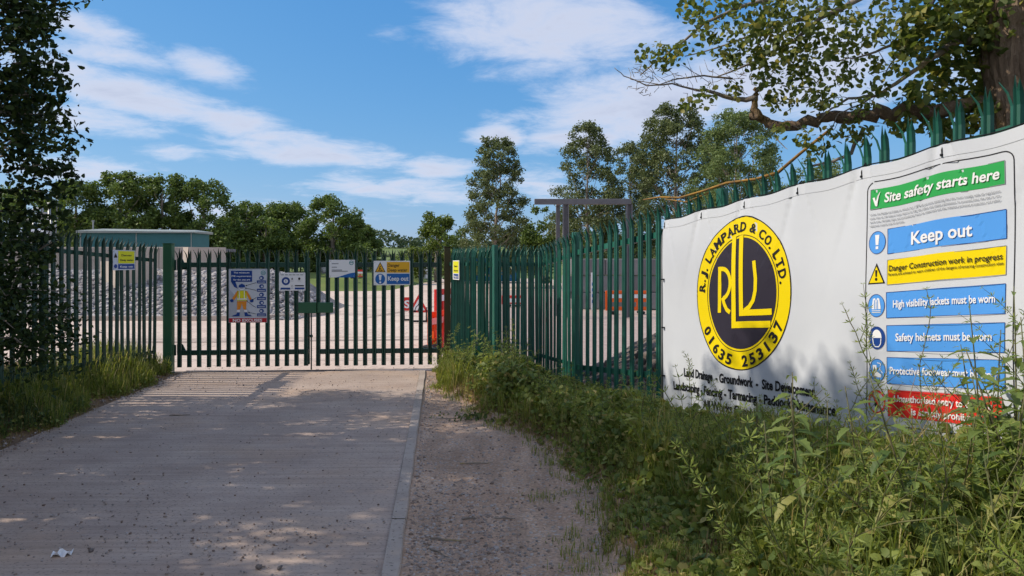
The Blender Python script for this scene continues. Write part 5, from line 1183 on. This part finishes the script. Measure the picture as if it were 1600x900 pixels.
def nettle(h, seed, split=False):
    """stem mesh and foliage mesh (or a list of single leaves with their transforms)"""
    rnd = random.Random(seed); st = MB(); n = max(5, int(h / .075)); bx_, by_ = rnd.uniform(-.10, .10), rnd.uniform(-.10, .10)
    pt = lambda t: Vector((bx_ * h * t * t, by_ * h * t * t, h * t))
    st.tube([pt(i / 6) for i in range(7)], [.005, .0048, .0045, .004, .0035, .003, .002], 5); fo = MB(); lv = []
    for i in range(n):
        t = .12 + .86 * i / (n - 1); L = (.055 + .065 * math.sin(min(1, t * 1.1) * math.pi) ** .7) * (1 if t < .9 else .6) * rnd.uniform(.8, 1.2)
        for s in (0, 1):
            az_ = (i % 2) * math.pi / 2 + s * math.pi + rnd.uniform(-.35, .35); pit = rnd.uniform(-.15, .45) * (1 - t) + rnd.uniform(-.35, .15) * t
            M4 = Matrix.Translation(pt(t)) @ Matrix.Rotation(az_, 4, 'Z') @ Matrix.Rotation(pit, 4, 'Y') @ Matrix.Translation((.012, 0, 0))
            if split: lv.append((M4, L))
            else:
                v, f = serrate_leaf(L, L * .52, rnd.uniform(.2, .7)); fo.add(place(v, M4), f)
    if rnd.random() < .6:
        for k in range(rnd.randint(4, 9)): # hanging flower strings near the top
            t = rnd.uniform(.6, .92); a = rnd.uniform(0, 6.28); p = pt(t); q = p + Vector((math.cos(a) * .04, math.sin(a) * .04, -.025)); fo.add([p, q, q + Vector((.003, .003, .004))], [(0, 1, 2)])
    return st, fo, lv
def cleavers(h, seed, side=5):
    rnd = random.Random(seed); st = MB(); fo = MB()
    def shoot(p, d, L, r):
        pts = [p]; q = p.copy(); dd = d.copy(); k = max(3, int(L / .05))
        for i in range(k):
            dd = (dd + Vector((rnd.uniform(-.22, .22), rnd.uniform(-.22, .22), rnd.uniform(-.08, .14)))).normalized(); q = q + dd * (L / k); pts.append(q.copy())
            m_ = 6; a0 = rnd.uniform(0, 6.28); ll = (.030 if i < k - 1 else .018) * rnd.uniform(.8, 1.25)
            a = dd.cross(Vector((.3, .2, .9))).normalized(); b = dd.cross(a)
            for j in range(m_):
                an = a0 + j * 6.283 / m_; o = (a * math.cos(an) + b * math.sin(an)); tip = q + o * ll + dd * ll * .5; s = dd.cross(o) * ll * .13; mid = q + o * ll * .6 + dd * ll * .22
                fo.add([q, mid + s, tip, mid - s], [(0, 1, 2, 3)])
        st.tube(pts, [r] * (len(pts) - 1) + [r * .5], 4, False); return pts
    main = shoot(Vector((0, 0, 0)), Vector((rnd.uniform(-.3, .3), rnd.uniform(-.3, .3), 1)).normalized(), h, .0022)
    for k in range(side):
        i = rnd.randint(1, len(main) - 2); a = rnd.uniform(0, 6.28); shoot(main[i], Vector((math.cos(a) * .7, math.sin(a) * .7, .8)).normalized(), min(.3, h * rnd.uniform(.25, .5)), .0016)
    return st, fo
def umbel(h, seed):
    rnd = random.Random(seed); st = MB(); fo = MB(); fl = MB(); pt = lambda t: Vector((.05 * h * t, .03 * h * t, h * t)); st.tube([pt(i / 4) for i in range(5)], [.005, .0045, .004, .003, .0025], 5)
    for k in range(5):
        a = rnd.uniform(0, 6.28); c = pt(1) + Vector((math.cos(a) * .05 * rnd.random(), math.sin(a) * .05 * rnd.random(), rnd.uniform(0, .03))); st.tube([pt(.8), c], [.002, .001], 4, False)
        for j in range(12): p = c + Vector((rnd.uniform(-.016, .016), rnd.uniform(-.016, .016), rnd.uniform(-.003, .004))); s = .0045; fl.add([p + Vector((-s, -s, 0)), p + Vector((s, -s, .001)), p + Vector((s, s, 0)), p + Vector((-s, s, .001))], [(0, 1, 2, 3)])
    for k in range(9):
        t = rnd.uniform(.15, .75); a = rnd.uniform(0, 6.28)
        for j in range(8):
            L = .05; M4 = Matrix.Translation(pt(t)) @ Matrix.Rotation(a, 4, 'Z') @ Matrix.Translation((.015 + .014 * j, 0, .004 * j)) @ Matrix.Rotation((1 if j % 2 else -1) * .9, 4, 'Z') @ Matrix.Rotation(.2, 4, 'Y'); v, f = serrate_leaf(L * (1 - j * .07), .016, .3, 3); fo.add(place(v, M4), f)
    return st, fo, fl
NPR = []
for i in range(7):
    st, fo, _ = nettle(.8, 500 + i); NPR.append((st.mesh('stem', M['stem'], True), fo.mesh('foliage', M['lf_net'])))
CPR = []
for i in range(7):
    st, fo = cleavers(.55, 520 + i); CPR.append((st.mesh('stem', M['stem']), fo.mesh('foliage', M['lf_clv'])))
UPR = []
for i in range(3):
    st, fo, fl = umbel(.6, 540 + i); UPR.append((st.mesh('stem', M['stem']), fo.mesh('foliage', M['lf_cov']), fl.mesh('flower_head', M['flower'])))
def plant(name, meshes, loc, s, label, cat, group, lean=.16, names=('foliage', 'flower_head')):
    o = link(name, meshes[0], None, loc, (RND.uniform(-lean, lean), RND.uniform(-lean, lean), RND.uniform(0, 6.28)), (s, s, s)); tag(o, label, cat, group)
    for k, me in enumerate(meshes[1:]): link(names[k], me, o)
    return o
def zone(x, y):
    u = 800 + F * x / y
    t = (x - veg_x(y)) / max(.2, fence_x(y) - veg_x(y)); w = 'at the front of the plants ' if t < .5 else 'at the back of the plants '
    return w + zone_u(u)
def zone_u(u):
    if u < 860: return 'under the fence beside the gate'
    if u < 1040: return 'on the bank left of the banner'
    if u < 1300: return 'below the yellow emblem'
    if u < 1500: return 'below the site safety notices'
    return 'in the right corner of the verge'
cnt = 0
for _ in range(4000):
    if cnt >= 250: break
    x, y, t, z = sample_r(2.55, 10.2, .22, 1.0); rm = room_r(x, y, z); 
    h = min(1.0, rm * (RND.uniform(.6, 1.1) if RND.random() < .85 else RND.uniform(1.1, 1.3)))
    if h < .22: continue
    if RND.random() > .35 + .65 * t: continue
    plant('stinging_nettle', NPR[RND.randrange(7)], (x, y, z - .02), h / .8, 'nettle ' + zone(x, y), 'nettle', 'nettles ' + zone(x, y)); cnt += 1
cnt = 0
for _ in range(6000):
    if cnt >= 240: break
    x, y, t, z = sample_r(2.5, 10.4, .10, 1.0); h = min(.7, room_r(x, y, z) * RND.uniform(.5, 1.2))
    if h < .13: continue
    if y > 7.5 and RND.random() < .5: continue
    plant('goosegrass', CPR[RND.randrange(7)], (x, y, z - .02), max(.35, h / .50), 'goosegrass ' + zone(x, y), 'weed', 'goosegrass ' + zone(x, y), .3); cnt += 1
for (u, v, y, k) in ((1281, 703, 4.3, 0), (1302, 697, 4.4, 1), (1327, 742, 3.9, 2), (1300, 742, 4.0, 0), (1276, 743, 4.05, 1), (1235, 768, 3.8, 2), (1308, 757, 3.8, 0), (1387, 775, 3.5, 1)):
    p = at(u, v, y); zg_ = right_z(p.x, y); h = max(.15, p.z - zg_); o = plant('cow_parsley', UPR[k], (p.x, y, zg_), h / .62, 'cow parsley with small white flower heads in the verge', 'flower', 'white flowered plants in the verge', .03)
# the tall stand against the right end of the banner: single leaves
LEAF_ME = []
for k in range(4):
    v, f = serrate_leaf(1.0, .52, .25 + .15 * k); me = bpy.data.meshes.new('leaf'); me.from_pydata([tuple(p) for p in v], [], f); me.materials.append(M['lf_net']); LEAF_ME.append(me)
tall = [(1542, 470, 3.45, 'tall nettle with drooping leaves across the end of the blue notices'), (1562, 520, 3.3, 'tall nettle beside the drooping one, in front of the red notice'), (1585, 450, 3.2, 'tall nettle at the right edge of the picture, its tip over the banner'), (1600, 500, 3.0, 'leafy nettle at the very right edge of the picture'), (1555, 590, 3.1, 'mid height nettle under the tall ones at the right'), (1210, 640, 4.9, 'dark leaved nettle in front of the trade lines on the banner'), (1228, 618, 5.0, 'nettle reaching over the words below the yellow emblem'), (1255, 655, 4.7, 'broad leaved nettle right of the trade lines'), (1112, 650, 5.4, 'nettle at the lower left of the banner')]
for i, (u, v, y, lb) in enumerate(tall):
    p = at(u, v, y); zg_ = right_z(p.x, y); h = max(.3, p.z - zg_ + .02); st, _, lv = nettle(h, 600 + i, True)
    o = link('stinging_nettle', st.mesh('stem', M['stem'], True), None, (p.x, y, zg_ - .01), (RND.uniform(-.06, .06), RND.uniform(-.06, .06), RND.uniform(0, 6))); tag(o, lb, 'nettle', 'tall nettles in front of the banner')
    for M4, L in lv:
        q = link('leaf', LEAF_ME[RND.randrange(4)], o); q.matrix_local = M4 @ Matrix.Scale(L * .92, 4)
for i, (u, v, y, lb) in enumerate(((1480, 470, 3.9, 'goosegrass climbing across the blue jackets notice'), (1445, 560, 4.0, 'goosegrass stems in front of the footwear notice'), (1535, 430, 3.3, 'tallest goosegrass, its tip over the yellow notice'), (1575, 425, 3.1, 'goosegrass at the right edge, reaching the yellow notice'), (1385, 560, 4.1, 'thin goosegrass beside the boot pictogram'), (1075, 575, 5.6, 'thin dark weed standing at the left of the trade lines'), (1300, 585, 4.5, 'upright weed right of the trade lines'), (1322, 590, 4.4, 'thin weed beside the round pictograms'))):
    p = at(u, v, y); zg_ = right_z(p.x, y); h = p.z - zg_; st, fo = cleavers(h * 1.05, 700 + i, 3); plant('goosegrass', (st.mesh('stem', M['stem']), fo.mesh('foliage', M['lf_clv'])), (p.x, y, zg_), 1.0, lb, 'weed', 'tall weeds in front of the banner', .02)
# dry stalks crossing the red notice
for i in range(9):
    y = RND.uniform(3.6, 4.1); a = at(RND.uniform(1390, 1540), 700, y); b = at(RND.uniform(1390, 1540), RND.uniform(570, 640), y)
    mm = MB(); mm.tube([a, a.lerp(b, .5) + Vector((RND.uniform(-.04, .04), 0, .05)), b], [.002, .0018, .001], 4, False); o = mm.build('dry_stalk', M['straw']); tag(o, 'thin dry stalk crossing the red notice on the banner', 'stalk', 'dry stalks in front of the red notice')
rng = np.random.default_rng(9)
def cover_r(n, y0, y1, mat, name, label, size, hmax, t0=0.0, t1=1.0, asp=.9, edge=False, cat='ground cover'):
    P_ = []; 
    for _ in range(n * 3):
        if len(P_) >= n: break
        x, y, t, z = sample_r(y0, y1, t0, t1)
        if hash2(x * 2.1 + 5, y * 2.1) < RND.uniform(-1.1, .3) or (not edge and RND.random() > .06 + t * 3.2): continue
        h = max(.02, min(hmax, room_r(x, y, z) * .72)) * RND.random() * (min(1, .25 + t * 3) if not edge else 1); P_.append((x, y, z + .01 + h))
    v, f = oval_arrays(P_, rng.uniform(*size, len(P_)), rng, asp, .12, .1, 1.2); tag(link(name, np_mesh(name, v, f, mat)), label, cat, kind='stuff')
cover_r(16000, 2.4, 6.0, M['lf_cov'], 'ground_cover', 'low leafy weeds carpeting the right verge near the camera', (.025, .075), .34)
cover_r(14000, 5.8, 9.0, M['lf_cov'], 'ground_cover', 'low leafy weeds on the bank left of the banner', (.025, .065), .42)
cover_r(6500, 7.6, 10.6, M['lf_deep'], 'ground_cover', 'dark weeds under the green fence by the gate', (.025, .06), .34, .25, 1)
cover_r(9000, 2.4, 10, M['lf_dry'], 'dead_leaves', 'brown dead leaves and moss along the foot of the right bank', (.008, .024), .02, 0, .40, edge=True)
def grass_r(n, y0, y1, t0, t1, hr, mat, name, label, width, bend=.5):
    P_ = []; H_ = []
    for _ in range(n * 4):
        if len(P_) >= n: break
        x, y, t, z = sample_r(y0, y1, t0, t1)
        if hash2(x * 3.1, y * 3.1 + 2) < RND.uniform(-.9, .5): continue
        h = min(RND.uniform(*hr), max(.04, room_r(x, y, z) * 1.05)); P_.append((x, y, z - .005)); H_.append(h)
    tag(link(name, grass_mesh(name, P_, H_, rng, mat, width, bend)), label, 'grass', kind='stuff')
grass_r(11000, 2.3, 5.5, .0, 1, (.12, .60), M['lf_grs'], 'verge_grass', 'long green grass in the near right verge', .0055, .7)
grass_r(4500, 5.3, 9.0, .05, 1, (.10, .34), M['lf_grs'], 'verge_grass', 'green grass on the bank left of the banner', .006, .7)
grass_r(5200, 9.3, 11.2, .0, .75, (.14, .42), M['lf_grs'], 'verge_grass', 'bright grass at the foot of the right gate post', .008, .6)
grass_r(2600, 2.4, 10.0, -.12, .12, (.02, .09), M['lf_grs'], 'verge_grass', 'short grass along the edge of the dirt path', .005, .8)
grass_r(4200, 2.4, 9.5, .0, .45, (.05, .20), M['lf_dry'], 'dry_grass', 'dry straw on the face of the cut bank', .004, .9)
# tufts in the dirt path
P_ = []; H_ = []
for (u, v, n, s) in ((850, 772, 50, .08), (885, 765, 40, .06), (890, 835, 60, .07), (905, 880, 50, .06), (835, 768, 40, .07), (890, 745, 30, .06), (860, 720, 30, .06), (955, 790, 60, .08)):
    y = gy(v)
    for k in range(n): x_, y_ = ux(u, y) + RND.gauss(0, s), y + RND.gauss(0, s * .7); P_.append((x_, y_, right_z(x_, y_))); H_.append(RND.uniform(.015, .06))
tag(link('path_tufts', grass_mesh('path_tufts', P_, H_, rng, M['lf_grs'], .004, .9)), 'small grass tufts sprouting in the dirt path', 'grass', kind='stuff')
# leafy twig dropped on the path
y = gy(652); pc = Vector((ux(738, y), y, 0)); pts = [(pc.x + rng.normal() * .16, pc.y + rng.normal() * .07, right_z(pc.x, pc.y) + .01 + .05 * rng.random()) for k in range(110)]
v, f = leaf_arrays(pts, rng.uniform(.03, .06, 110), rng, .6); r = empty('fallen_spray', (pc.x, pc.y, right_z(pc.x, pc.y))); tag(r, 'fallen leafy spray lying on the dirt path', 'leafy spray')
o = link('foliage', np_mesh('foliage', v, f, M['lf_deep']), r); o.location = -r.location; MB().tube([(-.4, -.02, .015), (-.1, .01, .02), (.2, 0, .02)], [.006, .005, .003], 5).build('twig', M['bark_gy'], r)

# ---- left verge
def left_pts(n, y0, y1, d0, d1, hr, dens=.4):
    P_ = []; H_ = []
    for _ in range(n * 4):
        if len(P_) >= n: break
        y = RND.uniform(y0, y1); d = RND.uniform(d0, d1); x = road_l(y) - d - .10 * math.sin(y * 3.1) - .06 * math.sin(y * 7.3 + 1) - .03
        if x > road_l(y) + .03: continue
        if hash2(x * 2.7, y * 2.7 + 1) < RND.uniform(-1, dens): continue
        P_.append((x, y, left_z(x, y) - .005)); H_.append(RND.uniform(*hr) * min(1, .35 + d * 1.6))
    return P_, H_
P_, H_ = left_pts(7500, 7.4, 11.0, .10, 1.1, (.18, .46)); tag(link('verge_grass', grass_mesh('verge_grass', P_, H_, rng, M['lf_grs'], .008, .6)), 'bright tall grass under the left fence by the gate', 'grass', kind='stuff')
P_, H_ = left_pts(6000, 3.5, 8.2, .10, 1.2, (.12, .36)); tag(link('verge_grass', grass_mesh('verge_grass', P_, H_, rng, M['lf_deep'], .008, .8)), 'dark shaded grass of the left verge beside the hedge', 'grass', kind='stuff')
P_, H_ = left_pts(8000, 3.5, 10.8, -.04, .55, (.04, .16)); tag(link('dry_grass', grass_mesh('dry_grass', P_, H_, rng, M['lf_dry'], .005, .9)), 'short yellowed grass along the left edge of the lane', 'grass', kind='stuff')
def left_cover(n, y0, y1, d0, d1, hm, size, mat, label):
    P_, H_ = left_pts(n, y0, y1, d0, d1, (.02, hm)); v, f = leaf_arrays([(a, b, c + h * RND.random()) for (a, b, c), h in zip(P_, H_)], rng.uniform(*size, len(P_)), rng, .8, .12, .1, 1.0)
    tag(link('ground_cover', np_mesh('ground_cover', v, f, mat)), label, 'ground cover', kind='stuff')
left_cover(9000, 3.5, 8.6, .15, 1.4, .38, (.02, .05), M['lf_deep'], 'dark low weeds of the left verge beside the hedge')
left_cover(10000, 6.8, 10.9, .06, 1.0, .30, (.018, .045), M['lf_cov'], 'leafy weeds in front of the left fence')
left_cover(2500, 3.5, 10.9, -.02, .30, .03, (.008, .02), M['lf_dry'], 'dead leaves along the left edge of the lane')
cnt = 0
for _ in range(500):
    if cnt >= 34: break
    y = RND.uniform(5.8, 10.2); x = road_l(y) - RND.uniform(.45, .95); h = RND.uniform(.3, .5); cnt += 1
    plant('stinging_nettle', NPR[cnt % 7], (x, y, left_z(x, y) - .02), h / .8, 'small nettle among the grass under the left fence', 'nettle', 'nettles under the left fence')
